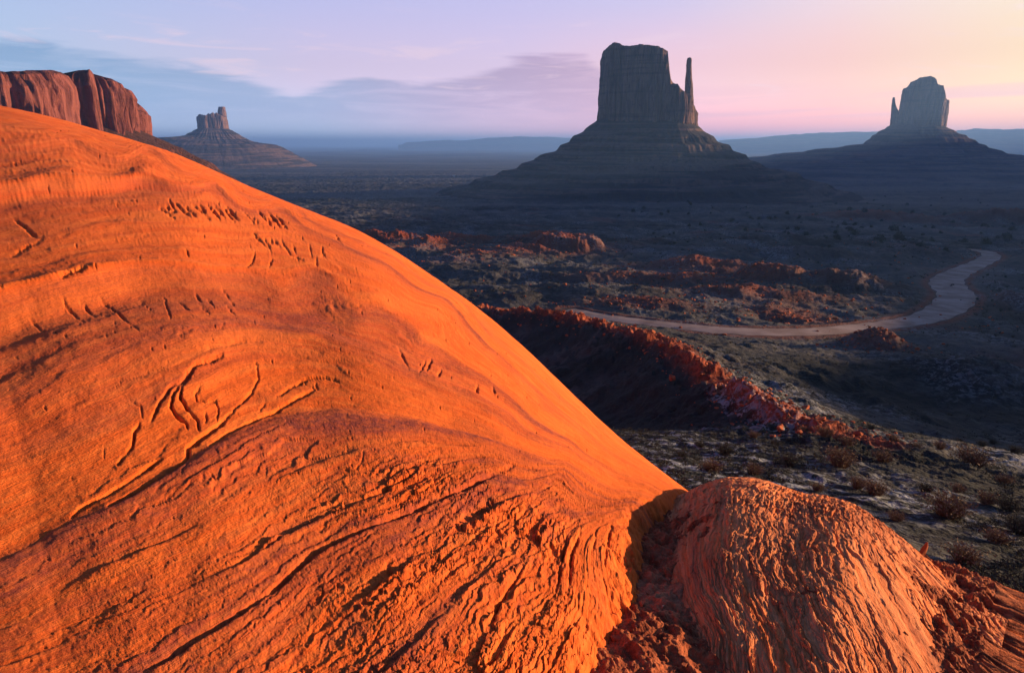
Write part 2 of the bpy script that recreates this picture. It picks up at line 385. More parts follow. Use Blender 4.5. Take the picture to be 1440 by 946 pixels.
# mounds: px, py of the top, distance, half width (m), half depth (m), height, flatness, redness
MOUNDS = [(800, 340, 430, 24, 26, 8, 0.8, .9), (745, 350, 410, 20, 20, 5, 0.2, .9), (770, 327, 470, 20, 14, 4, 0.0, 1), (560, 322, 470, 16, 14, 4.5, 0.1, 1), (530, 316, 500, 16, 16, 5, 0.0, 1),
          (640, 326, 480, 24, 14, 4, 0.2, 1), (600, 330, 450, 14, 10, 3, 0, 1), (680, 366, 380, 18, 12, 2.5, 0, .6), (990, 372, 330, 26, 20, 5, 0.2, .8), (1080, 385, 300, 14, 12, 5, 0.7, .7),
          (960, 398, 290, 16, 10, 3, 0.2, .8), (1050, 418, 255, 24, 12, 4, 0.3, .7), (1188, 390, 300, 18, 14, 6, 0.0, .3), (1120, 440, 220, 12, 8, 1.5, 0.2, .6), (1232, 458, 176, 7, 5, 2.2, 0.1, .5),
          (870, 404, 290, 22, 10, 3, 0.4, .4), (1130, 350, 430, 26, 18, 5, 0.3, .1), (1225, 296, 900, 60, 40, 7, 0.3, .7), (1400, 400, 300, 16, 16, 3, 0, .3), (900, 430, 215, 14, 7, 2, 0.3, .6),
          (630, 380, 350, 18, 16, 3, 0, .3), (590, 352, 420, 20, 12, 3, 0.0, .6), (1300, 440, 230, 9, 7, 1.5, 0, .4), (1290, 350, 470, 24, 14, 4, 0, .1), (1420, 290, 950, 80, 30, 8, 0.2, .5), (1390, 480, 150, 14, 10, 2, 0, 0)]
HOLLOWS = [(860, 560, 85, 20, 26, 7), (790, 500, 125, 22, 20, 6), (1340, 520, 120, 26, 22, 5), (1300, 580, 85, 12, 12, 2.5), (900, 412, 270, 30, 14, 3), (700, 400, 280, 26, 18, 3), (560, 372, 380, 30, 20, 4)]
def terrain(x, y, full=True):
    r = np.hypot(x, y); rr = np.maximum(r, 1)
    z = P_of(r)
    A = np.interp(r, [0, 20, 40, 80, 150, 300, 500, 900, 1500, 3000, 6000, 12000, 25000, 80000], [0.2, .4, .7, 1.2, 2.0, 4.0, 4.5, 5, 5, 8, 20, 35, 40, 10])
    wl = sstep(r, 1200, 4500)
    n = fbm(x/75+3, y/75, 6, 11)*(1-wl)+fbm(x/1100, y/1500, 6, 31)*wl
    z = z+A*n
    rg = fbm(x/26, y/26, 4, 51, ridged=True)
    z = z+A*0.34*rg*(1-wl)
    ero = fbm(x/9, y/9, 4, 57)
    z = z+np.minimum(A, 2.2)*0.30*ero*(1-wl)
    if full:
        z = z+fbm(x/1.6, y/1.6, 4, 71)*np.interp(r, [0, 60, 300, 700], [.16, .2, .25, 0])
    red = sstep(fbm(x/60+9, y/60, 4, 91), 0.25, 0.6)*0.25*(1-sstep(r, 700, 1200))
    for px, py, d, wx, wy, h, fl, rd in MOUNDS:
        cx, cy, cz = atr(px, py, d); m = np.hypot(x-cx, y-cy) < 4*max(wx, wy)
        if not m.any(): continue
        a = math.atan2(cx, cy); ex = (x[m]-cx)*math.cos(a)-(y[m]-cy)*math.sin(a); ey = (x[m]-cx)*math.sin(a)+(y[m]-cy)*math.cos(a)
        q = np.sqrt((ex/wx)**2+(ey/wy)**2)*(1+0.35*fbm(x[m]/(wx*.7), y[m]/(wx*.7), 4, int(px)))
        prof = (1-fl)*np.exp(-q*q*1.3)+fl*(1-sstep(q, 0.75, 1.05))
        lift = np.maximum(cz-P_of(np.hypot(cx, cy)), -2)
        z[m] += prof*(h*0.6+0.4*max(lift, 0))*(1+0.15*fbm(x[m]/5, y[m]/5, 3, 5, ridged=True))
        red[m] = np.maximum(red[m], rd*np.exp(-q*q*0.8))
    for px, py, d, wx, wy, h in HOLLOWS:
        cx, cy, cz = atr(px, py, d); a = math.atan2(cx, cy)
        ex = (x-cx)*math.cos(a)-(y-cy)*math.sin(a); ey = (x-cx)*math.sin(a)+(y-cy)*math.cos(a)
        z = z-h*np.exp(-((ex/wx)**2+(ey/wy)**2))
    # rocky spur
    m = (r > 25) & (r < 330)
    d, s, (cz,) = polydist(x[m], y[m], SPUR); s2 = s   # side +1 = left of travel
    wob = 1+0.35*fbm(x[m]/8, y[m]/8, 4, 77)
    drop2 = np.where(s > 0, d*0.30*wob, d*0.62*wob)
    ztravel = cz-drop2+1.4*fbm(x[m]/13, y[m]/13, 4, 83)*np.exp(-d/14)+1.3*(sstep(fbm(x[m]/6, y[m]/6, 3, 84), -.05, .15)-.5)*np.exp(-d/7)
    zz = z[m]; k = 1.2; dd = np.clip((ztravel-zz)/k, -30, 30)
    zz = zz+k*np.log1p(np.exp(dd))
    zz += 0.5*np.exp(-d/9)*fbm(x[m]/2.2, y[m]/2.2, 4, 79, ridged=True)
    z[m] = zz
    red[m] = np.maximum(red[m], np.where(s > 0, sstep(4.5*wob-d, -1.5, 2), sstep(1.0*wob-d, -1, 1)+.06*sstep(dd, 0, 1)*(d < 12)))  # sunlit side of the spur painted red, its shaded side hardly at all
    shade_side = np.zeros(len(x), bool); shade_side[np.where(m)[0][(s < 0) & (d > 2.5) & (d < 45)]] = True
    # the road's bench and its berms
    m = (r > 120) & (r < 700)
    d, s, (rz, hw) = polydist(x[m], y[m], ROAD)
    f = 1-sstep(d, hw*1.15, hw*1.15+9)
    berm = 0.5*np.exp(-((d-hw-1.6)/0.9)**2)*(0.7+0.6*noise2(x[m]/4, y[m]/4, 5))
    z[m] = z[m]*(1-f)+(rz-0.05)*f+berm
    red[m] = np.maximum(red[m]*(1-f), 0.5*np.exp(-((d-hw-1.6)/1.5)**2))
    # pale frosty/sandy streaks
    pale = sstep(fbm(x/24+5, y/40, 4, 93), -0.1, 0.45)*np.interp(r, [20, 35, 75, 110, 300, 500, 900, 1400], [.6, .9, .75, .25, .35, .5, .3, 0])
    pale = np.where(shade_side & (r > 62), pale*.1, pale); red = np.where(shade_side & (r > 55), red*.08, red)  # shade on the spur's near side put into the colour: red and pale reduced
    return z, red, pale

def build_terrain():
    th = np.radians(np.r_[np.arange(-180, -60, 3), np.linspace(-60, -41, 40)[:-1], np.linspace(-41, 41, 1250), np.linspace(41, 60, 40)[1:], np.arange(63, 180, 3)])
    rr = np.r_[0.5, np.geomspace(3, 25, 14)[:-1], np.geomspace(25, 1000, 640)[:-1], np.geomspace(1000, 6000, 170)[:-1], np.geomspace(6000, 60000, 60)]
    TH, R = np.meshgrid(th, rr); X = R*np.sin(TH); Y = R*np.cos(TH)
    z, red, pale = terrain(X.ravel().copy(), Y.ravel().copy())
    v = np.stack([X.ravel(), Y.ravel(), z], -1)
    o = mesh_obj('valley_ground', v, grid_faces(len(rr), len(th), wrap=True)[:, ::-1], M_TERR, attrs={'red': red, 'pale': pale})
    return tag(o, 'dark desert valley floor with reddish mounds and pale frosty patches', kind='structure')
build_terrain()

def build_road():
    n = len(ROAD); t = np.gradient(ROAD[:, :2], axis=0); t /= np.hypot(t[:, 0], t[:, 1])[:, None]; nx = np.stack([-t[:, 1], t[:, 0]], -1)
    cols = np.linspace(-1, 1, 13); V = []
    for i in range(n):
        for c in cols:
            p = ROAD[i, :2]+nx[i]*c*ROAD[i, 3]*(1+0.06*math.sin(i*0.9+c*3))
            V.append((p[0], p[1], ROAD[i, 2]+0.14-0.10*c*c-0.05*math.exp(-((abs(c)-.45)/.08)**2)))
    o = mesh_obj('dirt_road', V, grid_faces(n, len(cols)), M_ROAD)
    tag(o, 'pale winding graded dirt road crossing the dark valley', kind='structure')
build_road()

# unseen ridge added right of the view, its crest shaped to shade the valley
def build_shade_ridge():
    ys = np.linspace(-900, 6000, 260); xs = np.linspace(-1, 1, 25)
    V = []
    hz = np.interp(ys, [-900, 0, 40, 80, 120, 160, 210, 260, 330, 535, 600, 720, 1000, 1500, 1900, 2400, 3500, 6000], [-60, -20, 5, 20, 28, 24, 14, 2, 0, 27, 52, 78, 105, 190, 270, 285, 290, 295])
    cx = np.interp(ys, [-900, 0, 400, 1000, 2000, 3500, 6000], [420, 420, 560, 1250, 2600, 4300, 7000])
    w = np.interp(ys, [0, 1000, 6000], [130, 260, 800])
    X = cx[:, None]+xs[None]*w[:, None]; Yg = np.repeat(ys[:, None], 25, 1)
    base = -105+0*X
    nz = fbm(X/90, Yg/90, 5, 201, ridged=True)
    Z = base+(hz[:, None]-base)*(1-np.abs(xs[None])**1.6)**0.8+nz*2*(1-np.abs(xs[None]))
    v = np.stack([X.ravel(), Yg.ravel(), Z.ravel()], -1)
    o = mesh_obj('shade_ridge', v, grid_faces(len(ys), 25)[:, ::-1], M_TALUS)
    tag(o, 'long low desert ridge beyond the right edge of the view, added to shade the valley', kind='structure')
build_shade_ridge()

# ------------------------------------------------------------------ buttes and mesas
def loft_wall(name, outline, ztop, zbase, mat, parent, nz=70, flute=6.0, fl=22.0, seed=1, taper=0.05, capdrop=0.0, nseg=520, cap=10, ledge=0.0, capslope=0.0):
    """cliff body: closed outline (n,2), ztop(x,y) gives the crest; fluted walls and an uneven cap"""
    ol = np.array(outline, float); ol = np.vstack([ol, ol[:1]])
    d = np.r_[0, np.cumsum(np.hypot(*np.diff(ol, axis=0).T))]; s = np.linspace(0, d[-1], nseg, endpoint=False)
    x = np.interp(s, d, ol[:, 0]); y = np.interp(s, d, ol[:, 1])
    hw = 9 if capslope else 2; k = np.ones(2*hw+1)/(2*hw+1)
    sm = lambda a: np.convolve(np.r_[a[-hw:], a, a[:hw]], k, 'valid')
    x, y = sm(x), sm(y)
    tx = np.roll(x, -1)-np.roll(x, 1); ty = np.roll(y, -1)-np.roll(y, 1); l = np.hypot(tx, ty)+1e-9
    nx, ny = ty/l, -tx/l
    area = 0.5*np.sum(x*np.roll(y, -1)-np.roll(x, -1)*y)
    if area < 0: nx, ny = -nx, -ny
    zt = ztop(x, y); cxm, cym = x.mean(), y.mean()
    V = []
    hh = zt.max()-zbase
    for i in range(nz):
        t = i/(nz-1); z = zbase+t*(zt-zbase)
        q = (z-zbase)/hh
        a1 = fbm(s/fl, z/(fl*7), 4, seed); a2 = 1-2.2*np.abs(noise2(s/(fl*1.7)+3, z/(fl*20), seed+40)); a3 = fbm(s/(fl*.28), z/(fl*1.6), 3, seed+80)
        off = flute*(a1*0.9+np.minimum(a2, 0.2)*(2.0 if capslope else 1.1)+a3*0.3)+(1-q)*taper*hh+ledge*np.sign(np.sin(q*23))*0.3
        jn = noise2(s/(fl*.75), z/(fl*14)+7, seed+120); j2 = noise2(s/(fl*.33)+5, z/(fl*8), seed+130)
        off = off-flute*(0.8*np.exp(-(jn/.05)**2)+0.35*np.exp(-(j2/.06)**2))
        edge = np.clip((1-t)/0.04, 0, 1); off = off-(1-edge)*flute*0.25
        if capslope:
            tb = 0.80+0.16*fbm(s/60, 0*s, 4, seed+7); off = off-capslope*np.clip((t-tb)/0.22, 0, 1.2)
        V.append(np.stack([x+nx*off, y+ny*off, z+0*x], -1))
    px, py = V[-1][:, 0], V[-1][:, 1]
    for j in range(1, cap+1):
        f = 1-j/cap*0.985; X = cxm+(px-cxm)*f; Y = cym+(py-cym)*f
        z = ztop(X, Y)+fbm(X/18, Y/18, 4, seed+9)*(1.5 if capslope else flute*0.35)
        if capdrop: z = z+capdrop*(1-f)
        V.append(np.stack([X, Y, z], -1))
    F = grid_faces(len(V), nseg, wrap=True)
    if area < 0: F = F[:, ::-1]
    o = mesh_obj(name, np.concatenate(V), F, mat, parent)
    return x, y, nx, ny
def talus_skirt(name, x, y, nx, ny, left, right, mat, parent, seed, rows=90, maxd=None, front=None, terr=12, gul=7):
    """scree cone around an outline. left/right: lists of (distance from wall, z)"""
    L = np.array(left, float); R = np.array(right, float); md = maxd or max(L[-1, 0], R[-1, 0])
    ds = np.r_[-25, -10, 0, (np.linspace(0, 1, rows)[1:]**1.25)*md]
    k = np.ones(61)/61
    def sm(a): n = len(a); return np.convolve(np.r_[a[-30:], a, a[:30]], k, 'valid')
    nx2, ny2 = sm(nx), sm(ny); l = np.hypot(nx2, ny2)+1e-9; nx2, ny2 = nx2/l, ny2/l
    w = (1+nx2)/2; w = w*w*(3-2*w); V = []
    for d in ds:
        zl = np.interp(d, L[:, 0], L[:, 1]); zr = np.interp(d, R[:, 0], R[:, 1]); z = zl*(1-w)+zr*w
        X = x+nx2*d; Y = y+ny2*d
        u = min(1, max(0, d/60)); env = u*(1-0.5*min(1, max(0, d/md)))
        ang = np.arctan2(ny2, nx2)
        g = fbm(ang*9, d/260+0*ang, 4, seed, ridged=True)*gul*.45*env+fbm(X/22, Y/22, 5, seed+5)*4.0*env+fbm(X/7, Y/7, 4, seed+6)*1.6*env
        z = z+g
        if terr:
            ph = (z+fbm(X/160, Y/160, 3, seed+2)*6)/19.0; fr = ph-np.floor(ph)
            z = z+terr*env*(sstep(fr, 0.55, 0.95)-fr)*0.9
        V.append(np.stack([X, Y, z], -1))
    return mesh_obj(name, np.concatenate(V), grid_faces(len(V), len(x), wrap=True)[:, ::-1], mat, parent)
def super_outline(x0, x1, yc, hd, p=3.0, n=400, seed=0, jag=0.08):
    a = np.linspace(0, 2*math.pi, n, endpoint=False); c, s = np.cos(a), np.sin(a)
    w = (x1-x0)/2; cx = (x0+x1)/2
    f = 1+jag*fbm(np.cos(a)*2+seed, np.sin(a)*2, 3, seed)
    return np.stack([cx+w*np.sign(c)*np.abs(c)**(2/p), yc+hd*f*np.sign(s)*np.abs(s)**(2/p)], -1)
def spire(name, levels, Y, mat, parent, depth=1.2, seed=3, flute=1.2):
    lv = sorted(levels, key=lambda q: -q[0]); V = []; n = 60
    pyv = np.array([q[0] for q in lv], float); lx = np.array([q[1] for q in lv], float); rx = np.array([q[2] for q in lv], float)
    for py in np.linspace(pyv[0], pyv[-1], 60):
        a_, b_ = np.interp(-py, -pyv, lx), np.interp(-py, -pyv, rx)
        xl, z = onplane(a_, py, Y); xr, _ = onplane(b_, py, Y); w = (xr-xl)/2; cx = (xl+xr)/2
        an = np.linspace(0, 2*math.pi, n, endpoint=False)
        f = 1+0.0*an; off = flute*fbm(np.cos(an)*2.2+5, np.sin(an)*2.2+z/14, 4, seed)
        V.append(np.stack([cx+(w+off)*np.cos(an), Y+(w*depth+off)*np.sin(an), z+0*an], -1))
    last = V[-1]; c = last.mean(0)
    for f in (0.6, 0.2, 0.02): V.append(c+(last-c)*f+np.array([0, 0, (1-f)*1.5]))
    return mesh_obj(name, np.concatenate(V), grid_faces(len(V), n, wrap=True), mat, parent)
def top_fn(pts, Y, jag=0, seed=0, near=60):
    P = np.array([(onplane(a, b, Y)[0], onplane(a, b, Y-near)[1]) for a, b in pts]); P = P[np.argsort(P[:, 0], kind='stable')]
    def f(x, y): return np.interp(x, P[:, 0], P[:, 1])+jag*fbm(x/15, y/15, 3, seed)
    return f
def prof(pts, Y, edge, floor, extra):
    xe = onplane(edge[0], edge[1], Y)[0]
    out = [(-30, onplane(edge[0], edge[1], Y)[1]+14)]
    for a, b in pts: x, z = onplane(a, b, Y); out.append((abs(x-xe), z))
    out.append((out[-1][0]+extra, floor)); out.append((out[-1][0]+200, floor-8)); return out

def butte_big():
    Y = 1580; AXIS[0] = float(azT(910, 240)[0])
    r = empty('sandstone_butte', (Y*math.sin(AXIS[0]), Y*math.cos(AXIS[0]), -108)); r.rotation_euler.z = -AXIS[0]; off = (0, -Y, 108)
    tag(r, 'large blocky butte in the middle distance with a slender thumb spire on its right side', 'butte', 'flat-topped buttes standing in the valley')
    tf = top_fn([(843, 84), (847, 80), (850, 71), (856, 66), (862, 62), (867, 60), (873, 62), (880, 66), (890, 66), (900, 64), (912, 65), (925, 67), (932, 70), (938, 73), (939.5, 90), (941, 106), (944, 116), (947, 119), (951, 119), (954, 124), (958, 128), (964, 131), (970, 134), (974, 148), (981, 168)], Y, 1.2, 4)
    x0, zb = onplane(843.5, 172, Y); x1, _ = onplane(977, 176, Y)
    def place(o): o.location = off; return o
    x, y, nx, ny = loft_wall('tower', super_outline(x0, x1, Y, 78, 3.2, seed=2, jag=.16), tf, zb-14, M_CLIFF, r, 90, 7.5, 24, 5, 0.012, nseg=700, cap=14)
    spire('thumb_spire', [(185, 958, 984), (175, 961, 981.5), (166, 962.5, 979.5), (148, 963.5, 976), (127, 963, 974.5), (112, 963.5, 973.3), (100, 965, 973), (92, 965, 972.6), (85, 965.8, 973), (82, 967, 972.3)], Y-20, M_CLIFF, r, 1.3)
    talus_skirt('talus_slope', x, y, nx, ny, prof([(843, 168), (820, 186), (784, 211), (748, 226), (723, 238), (676, 253)], Y, (844, 168), -112, 120),
                prof([(980, 175), (1001, 191), (1033, 211), (1073, 233), (1105, 240), (1142, 253)], Y, (980, 175), -112, 120), M_TALUS, r, 12, rows=130)
    for ch in r.children: ch.location = off
def butte_right():
    Y = 3350; AXIS[0] = float(azT(1296, 238)[0])
    r = empty('sandstone_butte', (Y*math.sin(AXIS[0]), Y*math.cos(AXIS[0]), -118)); r.rotation_euler.z = -AXIS[0]; off = (0, -Y, 118)
    tag(r, 'hazy farther butte near the right edge with a small thumb spire on its left side', 'butte', 'flat-topped buttes standing in the valley')
    tf = top_fn([(1262, 155), (1264, 152), (1265.5, 140), (1267, 131), (1271, 124.5), (1280, 121.5), (1281, 116), (1290, 113), (1294, 110), (1302, 109), (1311, 108), (1315, 110), (1317, 113), (1318.5, 119.5), (1327, 120.5), (1329, 133), (1330, 140)], Y, 1.5, 7, near=80)
    x0, zb = onplane(1262.5, 176, Y); x1, _ = onplane(1328.5, 176, Y)
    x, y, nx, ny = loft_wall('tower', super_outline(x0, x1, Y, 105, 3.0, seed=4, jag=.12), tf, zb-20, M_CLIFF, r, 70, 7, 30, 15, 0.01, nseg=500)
    spire('thumb_spire', [(186, 1249, 1276), (178, 1251, 1274), (160, 1253, 1266), (154, 1253.4, 1262), (148, 1253.8, 1259.6), (141, 1254.6, 1258.6), (137.5, 1255.4, 1258.4)], Y-20, M_CLIFF, r, 1.0, 6, 2.0)
    talus_skirt('talus_slope', x, y, nx, ny, prof([(1250, 178), (1229, 190), (1213, 203), (1190, 206), (1139, 212), (1060, 221)], Y, (1262, 176), -122, 300),
                prof([(1330, 178), (1340, 183), (1364, 194), (1382, 204), (1417, 216), (1440, 220)], Y, (1329, 178), -122, 300), M_TALUS, r, 22, rows=110)
    for ch in r.children: ch.location = off
def butte_left():
    Y = 4300; AXIS[0] = float(azT(300, 215)[0])
    r = empty('sandstone_butte', (Y*math.sin(AXIS[0]), Y*math.cos(AXIS[0]), -120)); r.rotation_euler.z = -AXIS[0]; off = (0, -Y, 120)
    tag(r, 'small distant blue-hazed butte on the left with a ragged castle-like top and a square turret', 'butte', 'flat-topped buttes standing in the valley')
    tf = top_fn([(278, 164), (279.5, 162), (281, 160.8), (286, 162), (290, 162.6), (293, 159.6), (296, 161), (299, 158.3), (301.5, 160.5), (304, 158.5), (307, 161), (312, 163), (319, 167), (321.5, 178)], Y, 4, 9)
    x0, zb = onplane(278.5, 181, Y); x1, _ = onplane(321, 181, Y)
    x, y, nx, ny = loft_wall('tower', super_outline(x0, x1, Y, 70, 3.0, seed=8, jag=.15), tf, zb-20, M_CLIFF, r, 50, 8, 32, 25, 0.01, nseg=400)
    spire('turret', [(186, 303, 323), (178, 304.5, 321.4), (165, 305.5, 319.2), (156, 306.4, 317.6), (150.5, 307, 316.6)], Y-15, M_CLIFF, r, 1.0, 9, 3.0)
    talus_skirt('talus_slope', x, y, nx, ny, prof([(276, 182), (259.5, 191), (245, 193), (219, 195), (190, 204)], Y, (278.5, 180), -124, 200),
                prof([(323, 182), (329.5, 185.5), (345, 195), (356, 200), (385, 204), (394, 206)], Y, (321, 180), -124, 200), M_TALUS, r, 32, rows=80, terr=6, gul=7)
    for ch in r.children: ch.location = off
butte_big(); butte_right(); butte_left(); AXIS[0] = 0.0

def mesa_left():
    pts = [(-560, 1150), (-300, 900), (-120, 830), (-40, 790), (0, 770), (45, 780), (82, 800), (90, 850), (106, 862), (119, 838), (150, 836), (178, 862), (197, 905)]
    W = []
    for px, r in pts:
        a, T = azT(px, 140); W.append((r*math.sin(a), r*math.cos(a)))
    back = [(W[-1][0]-35, W[-1][1]+40), (W[-1][0]-230, W[-1][1]+300), (W[-1][0]-560, W[-1][1]+520), (W[0][0]-500, W[0][1]+500), (W[0][0]-350, W[0][1]-40)]
    ol = W+back
    r0 = empty('sandstone_mesa', (W[-1][0], W[-1][1], -80)); off = -np.array(r0.location)
    tag(r0, 'reddish sunlit cliff mesa at the far left edge behind the orange dome', 'mesa')
    # crest heights along the visible edge, by azimuth
    tp = [(-600, 96, 900), (-100, 96, 820), (0, 98, 770), (35, 101, 785), (84, 101, 830), (125, 101, 868), (131, 106, 868), (150, 112, 864), (165, 115, 868), (180, 124, 880), (187, 132, 890), (194, 150, 900), (197, 156, 905), (206, 160, 920)]
    ta = np.array([azT(a, b)[0] for a, b, _ in tp]); tz = np.array([azT(a, b)[1]*d for a, b, d in tp])
    def tf(x, y):
        a = np.arctan2(x, y); z = np.interp(a, ta, tz); r = np.hypot(x, y)
        return z+np.clip((r-930)/300, 0, 1)*8+1.2*fbm(x/14, y/14, 4, 3)
    zb = azT(197, 183)[1]*905
    x, y, nx, ny = loft_wall('cliff', ol, tf, zb-22, M_MESA, r0, 110, 17, 30, 45, 0.02, nseg=2400, cap=20, capslope=9)
    q = [(-30, zb+14), (0, zb-1), (30, zb-18), (65, zb-38), (120, zb-78), (175, -88), (260, -105), (400, -112)]
    talus_skirt('talus_slope', x, y, nx, ny, q, q, M_TALUS_RED, r0, 52, rows=80, terr=4, gul=6)
    for ch in r0.children: ch.location = off
M_TALUS_RED = cliff_mat('red_talus', (0.16, 0.05, 0.034), (0.26, 0.085, 0.055), (0.06, 0.032, 0.026), 1.5)
mesa_left()

def far_mesa(pts, r, label, seed):
    """long mesa on the horizon with sloping sides and real depth"""
    P = [atr(px, py, r) for px, py in pts]; n = 160
    pz = np.array(P); t = np.linspace(0, 1, n); s = np.linspace(0, 1, len(P))
    x = np.interp(t, s, pz[:, 0]); y = np.interp(t, s, pz[:, 1]); z = np.interp(t, s, pz[:, 2])
    z = z+fbm(t*14, 0*t, 4, seed)*18
    V = []
    for d, h in ((-900, -0.0), (-500, .35), (-330, .55), (-300, .98), (0, 1), (600, 1), (1500, 1), (1800, .4), (2400, 0)):
        k = 1+d/r; V.append(np.stack([x*k, y*k, -135+(z+135)*h], -1))
    o = mesh_obj('distant_mesa', np.concatenate(V), grid_faces(len(V), n)[:, ::-1], M_TALUS)
    tag(o, label, 'mesa', 'faint mesas along the horizon')
far_mesa([(560, 204), (575, 200), (630, 197), (650, 198), (690, 194), (730, 192), (780, 193), (830, 196), (860, 205)], 17000, 'faint pale blue mesa on the horizon left of the largest butte', 5)
far_mesa([(960, 204), (1000, 199), (1060, 194), (1120, 189), (1150, 187), (1180, 186), (1235, 185), (1260, 192), (1270, 204)], 12000, 'faint mauve mesa on the horizon between the largest butte and the right-hand butte', 6)
far_mesa([(1300, 204), (1320, 188), (1345, 184), (1370, 181), (1410, 182), (1440, 181), (1520, 180), (1600, 192), (1640, 204)], 12000, 'faint mauve mesa on the horizon at the right edge behind the right-hand butte', 7)

# ------------------------------------------------------------------ foreground sandstone
SIL = [(-260, 118), (-120, 130), (0, 149), (60, 160), (130, 181), (190, 198), (250, 216), (330, 254), (420, 291), (470, 309), (520, 331), (570, 362), (620, 396), (660, 424), (700, 455), (740, 491), (780, 529), (825, 573), (870, 615), (920, 654), (970, 692)]
_a = np.array([azT(*p) for p in SIL]); 
_ta = np.r_[np.radians([-180, -130, -90, -70]), _a[:, 0], np.radians([17.5, 20, 25, 30, 36, 41, 50, 90, 140, 180])]
_tT = np.r_[[.1, .25, .28, .22], _a[:, 1], [-.526, -.527, -.530, -.533, -.537, -.548, -.55, -.50, -.1, .1]]
_fa = np.linspace(-math.pi, math.pi, 7201); _fT = np.interp(_fa, _ta, _tT)
def _smooth(v, n): k = np.hanning(n); k /= k.sum(); return np.convolve(np.pad(v, n//2, 'edge'), k, 'valid')
_w = sstep(np.degrees(_fa), 8, 13); _fT = _smooth(_smooth(_fT, 131), 61)*(1-_w)+_smooth(_fT, 31)*_w
def T_all(a): return np.interp(a, _fa, _fT)
def rs_all(a):
    d = np.degrees(a); left = 5.5*8.0**((16-np.maximum(d, -38))/51)
    return np.where(d < 16, left, np.interp(d, [16, 20, 41, 90, 180], [5.5, 5.4, 5.2, 7, 20]))
def H0f(a): return 1.6+0.85*sstep(np.degrees(a), 4, 40)-0.85*sstep(np.degrees(a), 100, 170)
def base_rock(a, r):
    H0 = H0f(a); rs = rs_all(a); w = 1-r/rs
    c = np.where(w > 0, w*w, w*w+1.5*np.abs(w)**3)
    return T_all(a)*r-H0*c
def solve_r(px, py):
    a, T = azT(px, py); rs = rs_all(a); q = max(float(T_all(a)-T), 1e-6)*rs/float(H0f(a))
    w = (-q+math.sqrt(q*q+4*q))/2; return float(a), float(rs*(1-w))

DG = [(0, [(0, 149), (130, 181), (250, 216), (420, 291), (520, 331), (620, 396), (700, 455), (780, 529), (870, 615), (970, 692)]),
      (1, [(0, 203), (60, 194), (140, 193), (210, 205), (300, 240)]),
      (2, [(0, 268), (90, 255), (190, 247), (300, 257), (400, 292)]),
      (3, [(0, 345), (120, 318), (260, 302), (400, 322), (520, 372), (620, 430)]),
      (4, [(0, 428), (80, 404), (170, 383), (260, 382), (340, 394), (430, 415), (560, 462), (680, 528)]),
      (5, [(0, 568), (50, 540), (90, 522), (160, 497), (240, 466), (330, 452), (430, 466), (560, 512), (700, 576), (800, 630)]),
      (6, [(0, 690), (60, 670), (150, 630), (230, 582), (330, 530), (400, 520), (480, 530), (580, 560), (700, 607), (810, 650)]),
      (7, [(0, 790), (100, 733), (180, 700), (250, 660), (330, 615), (400, 583), (480, 574), (560, 584), (650, 606), (760, 640), (860, 686)]),
      (8, [(0, 870), (150, 800), (280, 740), (400, 674), (500, 634), (600, 622), (700, 632), (790, 656), (868, 698)]),
      (9, [(0, 940), (200, 860), (325, 799), (400, 752), (450, 727), (519, 696), (594, 662), (680, 642), (780, 655), (870, 703)]),
      (10, [(200, 946), (300, 885), (380, 833), (440, 780), (540, 730), (640, 690), (720, 655), (790, 662), (872, 707)]),
      (11, [(380, 946), (500, 850), (620, 770), (720, 705), (790, 680), (874, 711)]),
      (12, [(540, 946), (640, 850), (730, 760), (800, 708), (876, 715)]),
      (13, [(680, 946), (750, 850), (800, 775), (845, 730), (880, 720)]),
      (14, [(770, 946), (810, 865), (845, 790), (866, 745), (884, 724)]),
      (15, [(840, 946), (870, 860), (885, 790), (890, 740)])]
LG = tps_grid(DG, -200, 1200, 60, 1100, 8, 4e-5)
_gy, _gx = np.gradient(LG[0], 8); GG = (np.hypot(_gx, _gy),)+LG[1:]

def Z(lst, s, ox, oy, w, d):       # carved strokes measured on an enlarged view of the rock
    return [([(ox+a/s, oy+b/s) for a, b in l], w, d) for l in lst]
STROKES = Z([[(210, 150), (315, 230)], [(240, 130), (300, 180), (325, 182)], [(275, 95), (315, 160)], [(320, 120), (425, 225)], [(370, 135), (455, 210)], [(375, 170), (410, 185)], [(435, 130), (550, 235)], [(480, 130), (530, 200)], [(470, 160), (520, 185)], [(535, 130), (620, 235)],
             [(585, 140), (655, 220)], [(575, 170), (600, 215)], [(640, 150), (720, 245)], [(665, 150), (745, 240)], [(690, 200), (725, 190)], [(880, 175), (965, 275)], [(945, 185), (1030, 285)], [(920, 230), (990, 235)], [(1000, 210), (1070, 290)]], 4.8, 180, 260, 0.95, 2.6)
STROKES += Z([[(765, 165), (850, 260)], [(785, 165), (835, 210)], [(835, 215), (880, 260)], [(840, 330), (900, 395)], [(885, 370), (950, 440)], [(920, 365), (970, 465)], [(960, 370), (985, 410)], [(985, 375), (1030, 430)], [(1030, 375), (1110, 495)], [(1110, 410), (1135, 460)], [(1110, 490), (1185, 515)],
              [(1225, 410), (1240, 490)], [(975, 505), (955, 560)], [(1310, 420), (1315, 480), (1350, 500)], [(1270, 500), (1280, 550)], [(860, 460), (840, 530), (800, 570)], [(1400, 340), (1440, 390)], [(395, 460), (410, 500)]], 4.8, 180, 260, 0.85, 1.4)
